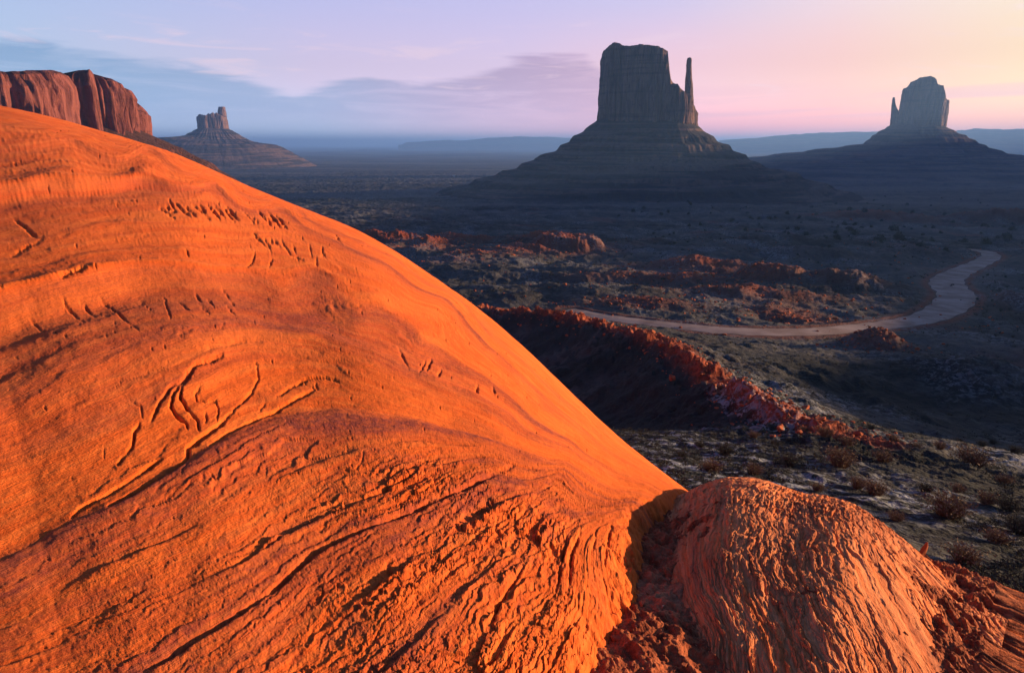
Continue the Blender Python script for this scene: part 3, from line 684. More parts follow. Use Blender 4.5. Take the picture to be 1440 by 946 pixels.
STROKES += Z([[(165, 325), (240, 395)], [(350, 240), (470, 350)], [(440, 230), (525, 310)], [(525, 195), (600, 245), (770, 430)], [(905, 205), (945, 350)], [(1100, 260), (1160, 320)], [(1150, 230), (1190, 280)], [(1230, 180), (1320, 300)], [(985, 240), (1060, 310)], [(1080, 200), (1110, 240)], [(1255, 270), (1300, 330)]], 3.942, 0, 360, 1.0, 1.5)
STROKES += [([(19, 303), (50, 333)], 1.6, 2.4), ([(15, 363), (60, 338)], 1.5, 1.2)]
CRACKS = Z([[(760, 65), (640, 105), (600, 150), (570, 185), (520, 215), (485, 255), (460, 300), (425, 360)], [(380, 370), (355, 400), (345, 470), (300, 520), (275, 550)], [(600, 150), (540, 230), (520, 290), (550, 335), (590, 355), (600, 385)],
            [(630, 120), (575, 200), (565, 245), (600, 300), (645, 350), (650, 390)]], 3.273, 80, 480, 1.35, 3.4)
CRACKS += Z([[(660, 195), (635, 225), (640, 255), (690, 262), (730, 260), (740, 300), (730, 345)], [(680, 310), (688, 335), (680, 355)], [(920, 95), (925, 160), (900, 210), (850, 260), (800, 310), (770, 340)], [(1300, 175), (1230, 155), (1160, 160), (1080, 190), (1010, 240)], [(215, 470), (215, 520)],
             [(330, 270), (385, 295), (395, 345)], [(1190, 180), (1195, 205)], [(960, 265), (930, 300)]], 3.273, 80, 480, 1.0, 1.6)
CRACKS += Z([[(775, 340), (740, 370), (690, 410), (600, 470), (600, 520), (560, 565), (440, 640), (340, 700), (240, 750)]], 3.273, 80, 480, 2.2, 4.5)
CRACKS += Z([[(1180, 210), (1100, 250), (1000, 310), (900, 350), (840, 380), (780, 410), (700, 465)], [(480, 530), (410, 570), (330, 630), (230, 690), (170, 720), (100, 760), (65, 805)]], 3.273, 80, 480, 1.6, 2.6)
CRACKS += [([(200, 946), (300, 885), (380, 833), (440, 778), (490, 752), (540, 730), (590, 712), (640, 690), (720, 655)], 3.2, 4.0), ([(325, 799), (400, 752), (450, 727), (519, 696), (594, 662)], 2.0, 2.6), ([(80, 402), (100, 394), (130, 386)], 2.2, 3.2),
           ([(740, 790), (700, 850), (690, 880)], 2.0, 3), ([(817, 745), (803, 780), (800, 830)], 2.0, 3), ([(838, 745), (835, 770)], 1.6, 3), ([(797, 752), (790, 790), (782, 830)], 2.0, 3.5), ([(860, 735), (853, 770), (850, 795)], 1.8, 3), ([(545, 795), (550, 805)], 4, 5),
           ([(671, 541), (671, 553)], 1.4, 2.5), ([(693, 544), (696, 555)], 1.4, 2.2), ([(606, 505), (600, 520)], 1.5, 2), ([(560, 490), (575, 520)], 1.2, 1.2), ([(620, 520), (615, 532)], 1.4, 2), ([(590, 525), (598, 508)], 1.2, 1.5)]
RLN = raster_lines(STROKES+CRACKS, -20, 980, 140, 960, 1.0)

def saw(p, sharp=0.12):
    f = p-np.floor(p); return np.where(f > 1-sharp, 1-sstep(f, 1-sharp, 1)*0-0, 1)*((1-f/(1-sharp))*(f <= 1-sharp)+sstep(f, 1-sharp, 1)*(f > 1-sharp))-0.5

BD = [(1010, 676), (968, 693), (935, 702), (905, 706), (886, 718), (874, 742), (862, 770), (852, 800), (836, 832), (815, 870), (790, 910), (770, 950), (740, 1010), (700, 1100)]
_b = np.array([solve_r(*p) for p in BD]); _b = _b[np.argsort(_b[:, 1])]
def theta_b(r): return np.interp(r, _b[:, 1], _b[:, 0], left=_b[0, 0]-.2)

def build_dome():
    deg = np.r_[np.arange(-125, -60, 2.5), np.linspace(-60, -41, 60)[:-1], np.linspace(-41, -36.6, 60)[:-1], np.linspace(-36.6, 19.5, 1250), np.arange(20, 34, .5)]
    th = np.radians(deg); NR = 900; R = np.zeros((NR+70, len(th)))
    wgrid = np.linspace(0, 0.999, 4000)
    for j, a in enumerate(th):
        rs = float(rs_all(np.array(a))); q = float(H0f(a))/rs*wgrid**2/(1-wgrid)
        vis = 1.0-0.0; dq = np.gradient(np.minimum(q, 1.6), wgrid)
        dens = dq*1.0+0.10*(wgrid < 0.5)+0.02+0.25*(q < 0.02)*dq.mean()
        cdf = np.cumsum(dens); cdf = (cdf-cdf[0])/(cdf[-1]-cdf[0])
        w = np.interp(np.linspace(1, 0, NR), cdf, wgrid)
        r = rs*(1-w); rb = rs*(1+np.linspace(0, 1, 71)[1:]**1.6*3.2)
        R[:, j] = np.r_[r, rb]
    A = np.repeat(th[None], R.shape[0], 0); a = A.ravel(); r = R.ravel()
    z = base_rock(a, r); x = r*np.sin(a); y = r*np.cos(a)
    px, py = project(x, y, z); px = np.clip(px, -199, 1199); py = np.clip(py, 61, 1099)
    px = np.where(y < 0.1, -199, px)
    L = sample(LG, px, py); G = sample(GG, px, py)
    cx, cy = _b[np.argmin(abs(_b[:, 1]-4.2))][1]*math.sin(0.17), 4.3
    along = np.log1p(np.hypot(x-0.8, y-4.2)*1.5)*6
    k = 0.012*np.minimum(r, 45)**0.88
    infront = 1.0
    # sagging, undulating layers; noise laid out in log-polar rock coordinates so its size grows with the dome
    p1 = a*7.0; p2 = np.log(np.maximum(r, .3))*7.0
    wob = fbm(p1*0.9, p2*0.6, 4, 301)
    fine = fbm(p1*4, p2*3, 4, 303)
    Lw = L+0.07*wob+0.03*fine
    lp = [0, 1, 1.25, 1.75, 2.0, 2.2, 2.4, 3, 3.7, 3.92, 4.3, 4.45, 4.6, 4.97, 5.12, 5.6, 6.3, 6.8, 7.15, 7.6, 8, 16]
    hp = [0, .1, -.2, .2, .8, -.5, -.4, 0.1, .4, .8, -.5, -.6, -.3, .9, .7, -.1, -.7, -.7, .4, .2, 0, 0]
    mod = 0.8+0.5*fbm(along*0.2, L*0.3, 2, 307)
    H = np.interp(Lw, lp, hp)*(1+1.2*(1-sstep(px, 120, 330))*(1-sstep(L, 4.3, 4.6)))*(1-0.6*sstep(px, 230, 380)*(1-sstep(L, 4.6, 5.0)))*np.clip(mod, 0.3, 1.3)
    gl = np.clip(0.012/np.maximum(G, 0.004), 0.15, 1.0)
    W = sstep(L, 6.0, 9.0); WR = sstep(px, 250, 620)*sstep(L, 7.5, 9.5)
    m1 = np.clip(0.30+1.5*fbm(along*0.8, L*0.9, 4, 311), 0.0, 1.5)
    m2 = np.clip(0.25+1.3*fbm(along*1.1+4, L*1.3, 4, 313), 0, 1.5)
    m3 = np.clip(0.35+1.3*fbm(along*2.3+9, L*2.3, 3, 317), 0, 1.5)
    jit = 0.35*fbm(along*1.6, L*1.5, 3, 318)
    s1 = saw(Lw*1.0+0.0, .06)*1.5*m1; s2 = saw(Lw*3.1+0.5*fine+jit, .12)*0.85*m2*(.45+.55*WR); s3 = saw(Lw*7.0+0.9*fine+jit*2, .22)*0.42*m3*(.4+.6*WR)
    d = H*gl*(1-0.5*W)+gl*W*(s1+s2+s3)
    up = 1-W
    d = d+up*gl*(saw(Lw*3.3+jit, .25)*0.26*m2+saw(Lw*7+fine, .4)*0.12*m3)
    # flaking plates on the lower right
    jx = fbm(p1*5, p2*5, 3, 319)
    f1, f2, cid = worley(L*4.2+jx*0.8, along*1.7+jx*0.8, 321)
    g1, g2, cid2 = worley(L*9.5+jx*1.2, along*4.0+jx*1.2, 323)
    e1 = sstep(f2-f1, 0.0, 0.10); e2 = sstep(g2-g1, 0.0, 0.14)
    tilt = ((L*4.2+jx*.8) % 1.0)
    plate = (cid-0.5)*1.5*e1-0.55*(1-e1)+(cid2-0.5)*0.65*e2-0.35*(1-e2)
    msk = np.clip(0.45+1.2*fbm(along*0.6+2, L*0.6, 3, 325), 0.0, 1.2)
    d = d+WR*gl*plate*msk*0.8
    # thin peeling flakes elsewhere
    f1, f2, cid = worley(L*3.0+0.9*wob+.3*fine, along*0.8+0.7*wob, 331)
    lm = sstep(fbm(along*0.4+7, L*0.5, 3, 333), 0.0, 0.35)
    d = d+(1-WR)*gl*lm*((cid-0.5)*0.40*sstep(f2-f1, 0, .05)-0.12*(1-sstep(f2-f1, 0, .05)))*(0.5+0.6*W)
    # grain, shallow dents, scattered pits
    d = d+(fbm(p1*16, p2*16, 4, 341)*0.15+fbm(p1*52, p2*52, 3, 342)*0.08)*(0.2+0.45*W)*np.clip(5/np.maximum(r, 1), 0.25, 1)+fbm(p1*2.2, p2*2.2, 4, 343)*0.26
    pit1, _, pc = worley(p1*6, p2*6, 345)
    d = d-np.where(pc > 0.93, 0.5*np.exp(-(pit1/0.05)**2), 0)
    back = sstep(r/rs_all(a), 0.93, 1.0); front = 1-back
    z = z+k*d*(0.45+0.55*front)+k*0.42*sample(RLN, px+2.2*fbm(p1*9, p2*9, 3, 371), py+2.2*fbm(p1*9+40, p2*9, 3, 373))*front*np.clip(0.62+0.9*fbm(p1*3, p2*3, 3, 375), 0.15, 1.3)
    # the edge that plunges under the rubble
    s = r*(a-theta_b(r)); jag = 0.05*fbm(x*5, y*5, 3, 351)+0.02*fbm(x*20, y*20, 2, 353)
    s = s+jag+0.03
    fade = 1-sstep(r, 5.0, 7.5)
    z = z-np.where(s > 0, np.minimum(3.2*s*s+0.35*s, 2.5), 0)*np.where(np.degrees(a) > 17, 1, fade)
    nb = np.clip(fbm(along*0.45, Lw*1.6, 4, 361), -1, 1)
    band = np.interp(Lw, [0, .9, 1.1, 1.4, 1.95, 2.08, 2.5, 3.0, 3.95, 4.05, 4.5, 4.8, 5.0, 5.3, 6.0, 6.85, 7.02, 7.6, 8.2, 8.9, 9.1, 9.6, 10.02, 10.5, 11.3, 12, 13, 16],
                     [0, .1, .5, .1, .1, .8, .3, .05, .05, 1, .45, .5, .95, .35, 0.0, .05, 1.0, .65, .15, .3, .6, .15, .9, .6, .3, .5, .2, .2])
    varn = np.clip(band*(0.75+0.8*nb)+0.22*sstep(nb, .1, .6)+0.35*W*sstep(fine*.6+fbm(along*.7, L*1.2, 4, 366), 0.05, 0.5)*(1-sstep(L, 12.5, 14)), 0, 1)
    varn = varn*(1-0.7*sstep(px, 760, 900)*(L < 9))
    o = mesh_obj('sandstone_dome', np.stack([x, y, z], -1), grid_faces(R.shape[0], len(th))[:, ::-1], M_DOME, attrs={'strata': Lw, 'varnish': varn, 'along': along})
    tag(o, 'huge smooth orange sandstone dome with fanning layers and carved scratches filling the left foreground', 'rock outcrop')
build_dome()

BS = [(860, 830), (885, 775), (906, 742), (922, 718), (940, 702), (964, 692), (985, 681), (1008, 673), (1030, 670), (1055, 672), (1080, 677), (1105, 686), (1130, 694), (1155, 697), (1180, 703), (1200, 710), (1222, 723), (1245, 738), (1270, 755), (1290, 772), (1310, 789), (1325, 803), (1345, 820), (1370, 836), (1400, 850), (1440, 866)]
_ba = np.array([azT(*p) for p in BS])
HB = ([9, 12, 14, 16, 20, 25, 30, 35, 40], [4.1, 3.6, 3.3, 3.2, 3.15, 3.1, 3.1, 3.25, 3.7])
def hump_base(a, r):
    da = np.degrees(a)
    Tb = np.interp(a, _ba[:, 0], _ba[:, 1]); hb = np.interp(da, HB[0], HB[1]); rs = np.interp(da, [12, 20, 30, 40], [4.8, 4.7, 4.6, 4.6])
    w = 1-r/rs; c = np.where(w > 0, w*w*1.0, w*w+5*np.abs(w)**3)
    return Tb*r-hb*c
def debris_z(a, r, x, y):
    z = base_rock(a, r)-0.10; near = hump_base(a, r)-0.07-0.05*fbm(x*2.2, y*2.2, 3, 419); k = .05; dgd = np.degrees(a)
    soft = k*np.logaddexp(z/k, near/k); mk = sstep(dgd, 10, 16)*(1-sstep(dgd, 38, 41))*(1-sstep(r, 3.6, 4.4)); z = z*(1-mk)+soft*mk
    s = r*(a-theta_b(r)); z = z-0.05*np.exp(-(np.maximum(s, 0)/0.15)**2)
    k = np.minimum(r, 8)/3.0
    f1, f2, cid = worley(x*16+0.5*noise2(x*9, y*9, 3), y*11, 401); g1, g2, cd2 = worley(x*34, y*26, 403)
    dn = 0.050*fbm(x*1.6, y*1.6, 5, 411)+0.026*fbm(x*6, y*6, 4, 413, ridged=True)+0.024*(0.6-f1)*(cid > .45)+0.013*(0.6-g1)*(cd2 > .5)+0.007*fbm(x*45, y*45, 3, 417)
    return z+dn*np.minimum(k, 1.5)
def build_debris():
    deg = np.r_[np.linspace(-12, 1, 14)[:-1], np.linspace(1, 39.5, 950), np.arange(40.5, 250, 3)]
    th = np.radians(deg); rr = np.r_[0.3, 0.8, 1.2, np.linspace(1.5, 3.8, 480)[:-1], np.geomspace(3.8, 6.4, 200)[:-1], np.geomspace(6.4, 26, 40)]
    A, R = np.meshgrid(th, rr); a = A.ravel(); r = R.ravel(); x = r*np.sin(a); y = r*np.cos(a)
    aw = np.where(a > math.pi, a-2*math.pi, a); z = debris_z(aw, r, x, y)
    v = sstep(fbm(x*0.9, y*0.9, 3, 431), -.05, .35)*np.where(np.degrees(a) < 30, 1, .3)
    o = mesh_obj('rubble_ground', np.stack([x, y, z], -1), grid_faces(len(rr), len(th))[:, ::-1], M_DEBRIS, attrs={'varnish': v})
    tag(o, 'dark red crumbly rubble ground at the lower right', kind='structure')
build_debris()

LBG = tps_grid([(0, [(945, 705), (933, 760), (945, 830), (980, 900)]), (1, [(985, 684), (965, 750), (985, 830), (1010, 946)]), (2, [(1030, 672), (1012, 750), (1035, 850), (1060, 946)]), (3, [(1080, 678), (1075, 770), (1110, 870), (1135, 946)]),
                (4, [(1130, 698), (1145, 790), (1190, 880), (1220, 946)]), (5, [(1180, 702), (1215, 790), (1265, 880), (1295, 946)]), (6, [(1225, 726), (1280, 810), (1330, 890), (1360, 946)]), (7, [(1290, 775), (1350, 850), (1420, 946)])], 850, 1500, 620, 1040, 8, 2e-4)
def build_boulder():
    th = np.radians(np.linspace(8.5, 40.5, 900)); rr = np.r_[np.linspace(1.7, 4.9, 800)[:-1], np.linspace(4.9, 8, 50)]
    A, R = np.meshgrid(th, rr); a = A.ravel(); r = R.ravel(); x = r*np.sin(a); y = r*np.cos(a)
    da = np.degrees(a)
    z = hump_base(a, r); rs = np.interp(da, [12, 20, 30, 40], [4.8, 4.7, 4.6, 4.6])
    px, py = project(x, y, z); px = np.clip(px, 851, 1499); py = np.clip(py, 621, 1039)
    L = sample(LBG, px, py); fine = fbm(x*7, y*7, 3, 501); Lw = L+0.06*fine+0.08*fbm(x*2, y*2, 3, 503)
    al = r*2.2
    jx = fbm(x*6, y*6, 3, 519); f1, f2, cid = worley(Lw*5+jx*.6, al*2.2+jx*.8, 520); g1, g2, cd2 = worley(Lw*12+jx*1.0, al*5.5+jx*1.2, 521)
    h1, h2, cd3 = worley(Lw*24+jx*1.4, al*12+jx*1.6, 522)
    mm = np.clip(0.55+0.9*fbm(x*1.5, y*1.5, 3, 523), 0.1, 1.3)
    d = (cid-.5)*0.7*sstep(f2-f1, 0, .12)-.4*(1-sstep(f2-f1, 0, .10))*mm+((cd2-.5)*1.2*sstep(g2-g1, 0, .14)-.45*(1-sstep(g2-g1, 0, .12)))*mm+(cd3-.5)*.8*mm*sstep(h2-h1, 0, .12)
    d = d+saw(Lw*2.6+.8*jx, .15)*.3+saw(Lw*6.3+1.1*jx, .2)*.35*mm+0.5*fbm(x*3, y*3, 4, 517)+.35*fbm(x*22, y*22, 3, 518)
    front = 1-sstep(r/rs, 0.9, 1.0)
    z = z+d*0.0140*(0.3+0.7*front)+0.03*fbm(x*1.3, y*1.3, 3, 525)
    varn = np.clip(0.25+0.9*fbm(Lw*2.3, al*0.6, 4, 531)+0.5*fbm(x*1.6, y*1.6, 4, 533), 0, 1)
    o = mesh_obj('ribbed_boulder', np.stack([x, y, z], -1), grid_faces(len(rr), len(th))[:, ::-1], M_BOULDER, attrs={'strata': Lw, 'varnish': varn, 'along': al})
    tag(o, 'low rounded sandstone hump with fine vertical ribs at the lower right', 'boulder')
build_boulder()

# ------------------------------------------------------------------ stones, shrubs
rng = np.random.default_rng(5); random.seed(5)
def ico(n=1):
    t = (1+5**.5)/2
    v = np.array([(-1, t, 0), (1, t, 0), (-1, -t, 0), (1, -t, 0), (0, -1, t), (0, 1, t), (0, -1, -t), (0, 1, -t), (t, 0, -1), (t, 0, 1), (-t, 0, -1), (-t, 0, 1)], float)
    f = [(0, 11, 5), (0, 5, 1), (0, 1, 7), (0, 7, 10), (0, 10, 11), (1, 5, 9), (5, 11, 4), (11, 10, 2), (10, 7, 6), (7, 1, 8), (3, 9, 4), (3, 4, 2), (3, 2, 6), (3, 6, 8), (3, 8, 9), (4, 9, 5), (2, 4, 11), (6, 2, 10), (8, 6, 7), (9, 8, 1)]
    v /= np.linalg.norm(v, axis=1)[:, None]; v = [tuple(p) for p in v]
    for _ in range(n):
        cache = {}; nf = []
        def mid(a, b):
            k = (min(a, b), max(a, b))
            if k not in cache:
                m = np.array(v[a])+np.array(v[b]); m /= np.linalg.norm(m); v.append(tuple(m)); cache[k] = len(v)-1
            return cache[k]
        for a, b, c in f:
            ab, bc, ca = mid(a, b), mid(b, c), mid(c, a); nf += [(a, ab, ca), (b, bc, ab), (c, ca, bc), (ab, bc, ca)]
        f = nf
    return np.array(v), np.array(f)
def rock_shape(seed, n=2, sx=1, sy=1, sz=.7):
    v, f = ico(n); rg = np.random.default_rng(seed)
    for _ in range(9):                      # chop with random planes: angular blocks
        nrm = rg.normal(size=3); nrm /= np.linalg.norm(nrm); h = rg.uniform(.35, .8); d = v@nrm
        v = v-np.outer(np.maximum(d-h, 0), nrm)
    v = v*(1+0.05*rg.normal(size=(len(v), 1)))
    return v*np.array([sx, sy, sz])*0.75, f
ROCKS = []
def rock_proto(i, mat, sx=1, sy=1, sz=.7):
    v, f = rock_shape(i, 2, sx, sy, sz); me = mesh_obj('stone', v, f, mat, smooth=False); m = me.data; bpy.data.objects.remove(me); return m
RM = [rock_proto(i, M_STONE, *s) for i, s in enumerate([(1, .8, .5), (1.4, .7, .45), (.8, .9, .8), (1.5, .8, .35), (1, .5, .7)])]
RP = [rock_proto(20+i, M_STONE_P, 1, .7, .6) for i in range(3)]
def put(me, name, x, y, z, s, label, cat, group, rot=None, sc=None):
    o = bpy.data.objects.new(name, me); C.objects.link(o); o.location = (x, y, z)
    o.rotation_euler = rot or (random.uniform(-.3, .3), random.uniform(-.3, .3), random.uniform(0, 6.28))
    o.scale = sc or (s, s, s); tag(o, label, cat, group); return o
def tz(x, y):
    z, _, _ = terrain(np.array([x], float), np.array([y], float)); return float(z[0])
def tzs(xs, ys):
    z, _, _ = terrain(np.array(xs, float), np.array(ys, float)); return z

# blocks strewn along the red spur
pts = []
while len(pts) < 150:
    t = rng.uniform(2.6, len(SPUR)-1.02); i = int(t); p = SPUR[i]+(SPUR[i+1]-SPUR[i])*(t-i); dx, dy = SPUR[i+1][:2]-SPUR[i][:2]; l = math.hypot(dx, dy)
    off = rng.normal(0, 1)*3.2+2.5; x = p[0]-dy/l*off; y = p[1]+dx/l*off; pts.append((x, y))
zs = tzs([p[0] for p in pts], [p[1] for p in pts])
for (x, y), z in zip(pts, zs):
    s = float(rng.choice([.16, .24, .36, .6, .95], p=[.28, .32, .22, .12, .06]))*max(.6, math.hypot(x, y)/90)
    put(random.choice(RM), 'rock_block', x, y, z+s*.2, s, 'angular red block strewn along the sunlit spur below the dome', 'rock', 'red blocks strewn along the sunlit spur')
# blocks on the red mounds farther out
pts = []
for (px, py, d, wx, wy, h, fl, rd) in MOUNDS:
    if rd < .6: continue
    cx, cy, cz = atr(px, py, d)
    for _ in range(9): pts.append((cx+rng.normal(0, .6)*wx, cy+rng.normal(0, .6)*wy))
zs = tzs([p[0] for p in pts], [p[1] for p in pts])
for (x, y), z in zip(pts[:130], zs):
    s = float(rng.uniform(.5, 1.8))*max(.8, math.hypot(x, y)/400)
    put(random.choice(RM), 'rock_block', x, y, z+s*.2, s, 'weathered red block on the broken mounds of the middle distance', 'rock', 'red blocks on the broken mounds')
# the rest of the rubble as one mass
def scatter_mass(name, shapes, P, Zs, S, mat, label, squash=1.0, smooth=False):
    V = []; Fc = []; n = 0
    for (x, y), z, s in zip(P, Zs, S):
        v, f = shapes[rng.integers(len(shapes))]; a = rng.uniform(0, 6.28); c, si = math.cos(a), math.sin(a)
        w = v*s; w = np.stack([w[:, 0]*c-w[:, 1]*si+x, w[:, 0]*si+w[:, 1]*c+y, w[:, 2]*squash+z], -1)
        V.append(w); Fc.append(f+n); n += len(v)
    o = mesh_obj(name, np.concatenate(V), np.concatenate(Fc), mat, smooth=smooth); tag(o, label, kind='stuff'); return o
small = [rock_shape(60+i, 1) for i in range(6)]
P = []
for _ in range(2600):
    t = rng.uniform(1, len(SPUR)-1.02); i = int(t); p = SPUR[i]+(SPUR[i+1]-SPUR[i])*(t-i); dx, dy = SPUR[i+1][:2]-SPUR[i][:2]; l = math.hypot(dx, dy)
    off = rng.normal(0, 1)*3.0+2.6; P.append((p[0]-dy/l*off, p[1]+dx/l*off))
for (px, py, d, wx, wy, h, fl, rd) in MOUNDS:
    if rd < .5: continue
    cx, cy, cz = atr(px, py, d)
    for _ in range(190): P.append((cx+rng.normal(0, .8)*wx, cy+rng.normal(0, .8)*wy))
for _ in range(900):
    px, py = rng.uniform(560, 1440), rng.uniform(330, 470); a, T = azT(px, py); r = ground_r(px, py); P.append((r*math.sin(a), r*math.cos(a)))
P = np.array(P); zz = tzs(P[:, 0], P[:, 1]); rr_ = np.hypot(P[:, 0], P[:, 1])
S = np.minimum(rng.lognormal(-1.7, .7, len(P))*np.clip(rr_/110, .5, 2.2), 1.0)
scatter_mass('rubble', small, P, zz+S*.1, S, M_STONE, 'small red rubble scattered over the spur and mounds')

# stones lying on the near rubble ground
for k in range(46):
    px, py = rng.uniform(800, 1430), rng.uniform(760, 940); a, r = solve_r(px, py)
    if r*(a-float(theta_b(np.array(r)))) < 0.08: continue
    x, y = r*math.sin(a), r*math.cos(a)
    if 17 < math.degrees(a) < 34 and r > 2.1: continue
    z = float(debris_z(np.array([a]), np.array([r]), np.array([x]), np.array([y]))[0]); s = float(rng.uniform(.010, .030))
    put(random.choice(RM+RP[:1]), 'pebble', x, y, z+s*.3, s, 'small stone lying on the dark red rubble beside the ribbed hump', 'stone', 'small stones on the near rubble')
# slabs standing just beyond the hump
def on_ground(px, py):
    a, T = azT(px, py); r = ground_r(px, py); return r*math.sin(a), r*math.cos(a)
for (px, py, w, h, label) in [(1299, 770, .12, .42, 'thin upright slab of orange rock just beyond the ribbed hump'), (1287, 762, .30, .22, 'flat dark rock lying left of the thin upright slab'), (1250, 733, .10, .22, 'small pointed stone standing just above the crest of the ribbed hump')]:
    x, y, z0 = atr(px, py, 9.0)
    gz = tz(x, y)
    m = rock_proto(90+px % 7, M_STONE, 1, .45, 1)
    # stands on the slope falling away behind the hump
    a = math.atan2(x, y); r = 5.6 if px > 1260 else 5.2
    x, y = r*math.sin(a), r*math.cos(a); zz_ = float(debris_z(np.array([a]), np.array([r]), np.array([x]), np.array([y]))[0])
    put(m, 'rock_slab', x, y, zz_+h*.12, 1, label, 'stone', None, rot=(0.1, .25, .4), sc=(w*.45, w*.45, h*.32))

# shrubs
def tuft(seed, n, h, spread, wdt, curl=.35):
    rg = np.random.default_rng(seed); V = []; Fc = []
    for i in range(n):
        a = rg.uniform(0, 6.28); rad = rg.uniform(0, .35)*spread; lean = rg.uniform(.1, 1.0)*spread; hh = h*rg.uniform(.55, 1)*(1-.25*(lean/spread))
        b = rg.uniform(0, 6.28); bx, by = rad*math.cos(a), rad*math.sin(a)
        tx, ty = bx+lean*math.cos(a+rg.normal(0, .3)), by+lean*math.sin(a+rg.normal(0, .3)); cw, sw = math.cos(b)*wdt, math.sin(b)*wdt
        k = len(V); mx, my = bx+(tx-bx)*.4, by+(ty-by)*.4
        V += [(bx-cw, by-sw, 0), (bx+cw, by+sw, 0), (mx-cw*.8, my-sw*.8, hh*.62), (mx+cw*.8, my+sw*.8, hh*.62), (tx, ty, hh*(1-curl*rg.uniform(0, .4)))]
        Fc += [(k, k+1, k+3), (k, k+3, k+2), (k+2, k+3, k+4)]
        for _ in range(2):
            q = rg.uniform(.5, 1); ox, oy, oz = bx+(tx-bx)*q, by+(ty-by)*q, hh*(q*.9+.08); k = len(V); c2 = rg.normal(0, 1, 3)*wdt*5
            V += [(ox, oy, oz), (ox+c2[0], oy+c2[1], oz+abs(c2[2])), (ox+c2[1]*.6, oy-c2[0]*.6, oz+wdt*4)]; Fc.append((k, k+1, k+2))
    return np.array(V), np.array(Fc)
def bush_mesh(name, vf, mat):
    o = mesh_obj(name, vf[0], vf[1], mat, smooth=False); m = o.data; bpy.data.objects.remove(o); return m
SH = [bush_mesh('shrub', tuft(200+i, 420, .75, .62, .007), M_STRAW if i % 2 else M_SAGE) for i in range(6)]
near = [(1020, 633, .9), (1000, 660, .9), (1160, 617, 1.1), (1190, 632, .9), (1255, 625, .8), (1180, 660, 1.5), (1240, 655, 1.0), (1285, 640, .7), (1365, 660, 1.9), (1230, 700, 1.0), (1205, 690, .8), (1355, 795, 1.0), (1330, 735, 1.5), (1410, 690, .8), (1425, 645, .9), (1385, 720, .9), (1300, 700, .7),
        (960, 640, .6), (1090, 622, .7), (1110, 655, .9), (1060, 610, .7), (1290, 600, .8), (1350, 610, .9), (1400, 605, .8), (1320, 640, .8), (1430, 760, 1.1), (1400, 770, .8), (1345, 700, .6), (1260, 735, .6), (1130, 605, .6), (1225, 600, .7), (1060, 665, .8), (1150, 690, .6), (985, 622, .6), (1380, 630, .7), (1415, 730, 1.0)]
xy = [on_ground(px, py) for px, py, s in near]; zs = tzs([p[0] for p in xy], [p[1] for p in xy])
for (px, py, s), (x, y), z in zip(near, xy, zs):
    k = random.randrange(6)
    nm = 'dry pale twiggy shrub' if k % 2 else 'dark grey-green sagebrush'
    put(SH[k], 'desert_shrub', x, y, z-.05, s*1.25, nm+' on the frosty slope between the ribbed hump and the dark valley', 'shrub', nm+'s on the near slope', rot=(0, 0, random.uniform(0, 6.28)))
# the shrub that shows right behind the hump's far edge
x, y, z = atr(1352, 800, 8.5); gz = tz(x, y)
def leafball(seed, n, rx, rz, leaf):
    rg = np.random.default_rng(seed); V = []; Fc = []
    cl = rg.normal(size=(9, 3)); cl /= np.linalg.norm(cl, axis=1)[:, None]; cl *= rg.uniform(.3, .75, (9, 1)); cl[:, 2] = np.abs(cl[:, 2])*.9+.15
    for i in range(n):
        c = cl[rg.integers(9)]; p = c+rg.normal(0, .20, 3); p[2] = max(p[2], .03); p = p*np.array([rx, rx, rz]); d = rg.normal(0, leaf, (3, 3)); k = len(V)
        V += [tuple(p+d[0]), tuple(p+d[1]), tuple(p+d[2])]; Fc.append((k, k+1, k+2))
    return np.array(V), np.array(Fc)
JU = [bush_mesh('juniper', leafball(300+i, 420, 1.0, 1.15, .10), M_JUNI) for i in range(5)]
jun = [(1036, 316, 1), (1120, 326, 1), (1203, 330, 1.3), (1237, 340, 1.7), (1264, 342, 1.7), (1256, 326, 1.4), (1294, 352, 1.5), (1273, 354, 1.2), (1251, 354, 1.2), (1177, 343, 1.2), (1176, 329, .9), (1355, 342, 1.4), (1388, 347, 1.5), (1414, 341, 1.3), (1424, 327, 1.0), (1215, 308, 1.1), (1188, 317, 1), (1082, 308, .9), (1056, 311, 1),
       (1107, 307, .8), (1029, 312, .8), (1418, 305, .8), (1133, 333, 1.1), (1231, 304, .9), (1194, 323, .8), (1310, 318, .8), (1340, 315, .7), (890, 300, .8), (905, 296, .7), (930, 303, .8), (870, 305, .6), (1150, 372, .9), (1300, 360, 1.0), (1330, 356, .9)]
for _ in range(130): jun.append((rng.uniform(900, 1440), rng.uniform(278, 345), float(rng.uniform(.35, .8))))
for _ in range(60): jun.append((rng.uniform(620, 1440), rng.uniform(345, 440), float(rng.uniform(.25, .5))))
xy = [on_ground(px, py) for px, py, s in jun]; zs = tzs([p[0] for p in xy], [p[1] for p in xy])
for (px, py, s), (x, y), z in zip(jun, xy, zs):
    big = s > 1.15
    f = min(math.hypot(x, y), 900)/480
    put(random.choice(JU), 'juniper_bush', x, y, z-.1, s*2.4*f, ('large rounded dark juniper on the pale flat above the road' if big else 'small dark juniper dotting the valley floor'), 'bush', 'large junipers above the road' if big else 'small junipers dotting the valley floor', rot=(0, 0, random.uniform(0, 6.28)))
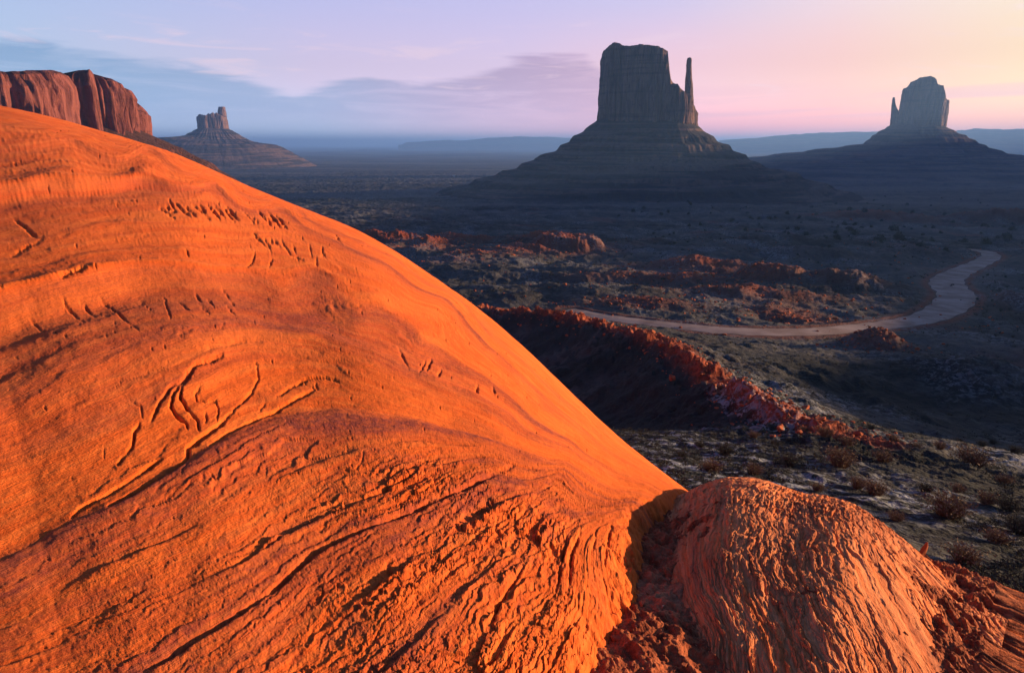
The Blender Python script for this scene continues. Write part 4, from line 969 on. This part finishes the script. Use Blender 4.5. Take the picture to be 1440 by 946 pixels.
# low scrub that nobody could count
ts = [tuft(400+i, 12, .42, .45, .02) for i in range(8)]
P = []
while len(P) < 21000:
    px = rng.uniform(420, 1640); py = rng.uniform(262, 960)
    if rng.random() < 0.35: py = rng.uniform(590, 960)
    a, T = azT(px, py); r = ground_r(px, py)
    if r < 15.5 or r > 1400: continue
    P.append((r*math.sin(a), r*math.cos(a)))
P = np.array(P); rr_ = np.hypot(P[:, 0], P[:, 1])
ks = fbm(P[:, 0]/20, P[:, 1]/20, 3, 601) > -0.15; P = P[ks]
d, _, (rz, hw) = polydist(P[:, 0], P[:, 1], ROAD); P = P[d > hw+1]
rr_ = np.hypot(P[:, 0], P[:, 1]); zz = tzs(P[:, 0], P[:, 1]); S = rng.uniform(.3, .9, len(P))*np.clip(rr_/110, .7, 3.0)
scatter_mass('scrub', ts, P, zz-.03, S, M_SAGE, 'low grey-green desert scrub covering the valley floor')

# tiny white cabin far out on the plain
def cabin():
    px, py = 638, 227; a, T = azT(px, py); r = 2600; x, y = r*math.sin(a), r*math.cos(a); z = tz(x, y)
    t = empty('cabin', (x, y, z)); tag(t, 'tiny white cabin far out on the blue plain left of the largest butte', 'cabin')
    def box(name, lo, hi, mat):
        v = [(lo[0] if i & 1 else hi[0], lo[1] if i & 2 else hi[1], lo[2] if i & 4 else hi[2]) for i in range(8)]
        return mesh_obj(name, v, [(0, 1, 3, 2), (4, 6, 7, 5), (0, 4, 5, 1), (2, 3, 7, 6), (0, 2, 6, 4), (1, 5, 7, 3)], mat, t, False)
    box('wall', (-4, -2.5, -3), (4, 2.5, 4), M_WHITE)
    v = [(-4.4, -3, 4.02), (4.4, -3, 4.02), (4.4, 3, 4.02), (-4.4, 3, 4.02), (-4.4, 0, 6), (4.4, 0, 6)]
    me = bpy.data.meshes.new('roof'); me.from_pydata(v, [], [(0, 1, 5, 4), (3, 4, 5, 2), (0, 4, 3), (1, 2, 5), (0, 3, 2, 1)]); me.materials.append(M_TIN)
    o = bpy.data.objects.new('roof', me); C.objects.link(o); o.parent = t
cabin()

# ------------------------------------------------------------------ the air
def haze():
    HX = 65000; lo, hi = -260, 315
    v = [(-HX if i & 1 else HX, -HX if i & 2 else HX, lo if i & 4 else hi) for i in range(8)]
    m = bpy.data.materials.new('haze'); m.use_nodes = True; g = NT(m.node_tree)
    pv = g.node('ShaderNodeVolumePrincipled'); o = g.node('ShaderNodeOutputMaterial'); g.l.new(pv.outputs[0], o.inputs['Volume'])
    pv.inputs['Color'].default_value = (0.24, 0.48, 1.0, 1); pv.inputs['Density'].default_value = 0.92e-4; pv.inputs['Anisotropy'].default_value = 0.3
    ob = mesh_obj('haze', v, [(0, 2, 3, 1), (4, 5, 7, 6), (0, 1, 5, 4), (2, 6, 7, 3), (0, 4, 6, 2), (1, 3, 7, 5)], m, None, False)
    fix_normals(ob)
    tag(ob, 'thin blue morning haze filling the valley', kind='stuff')
haze()
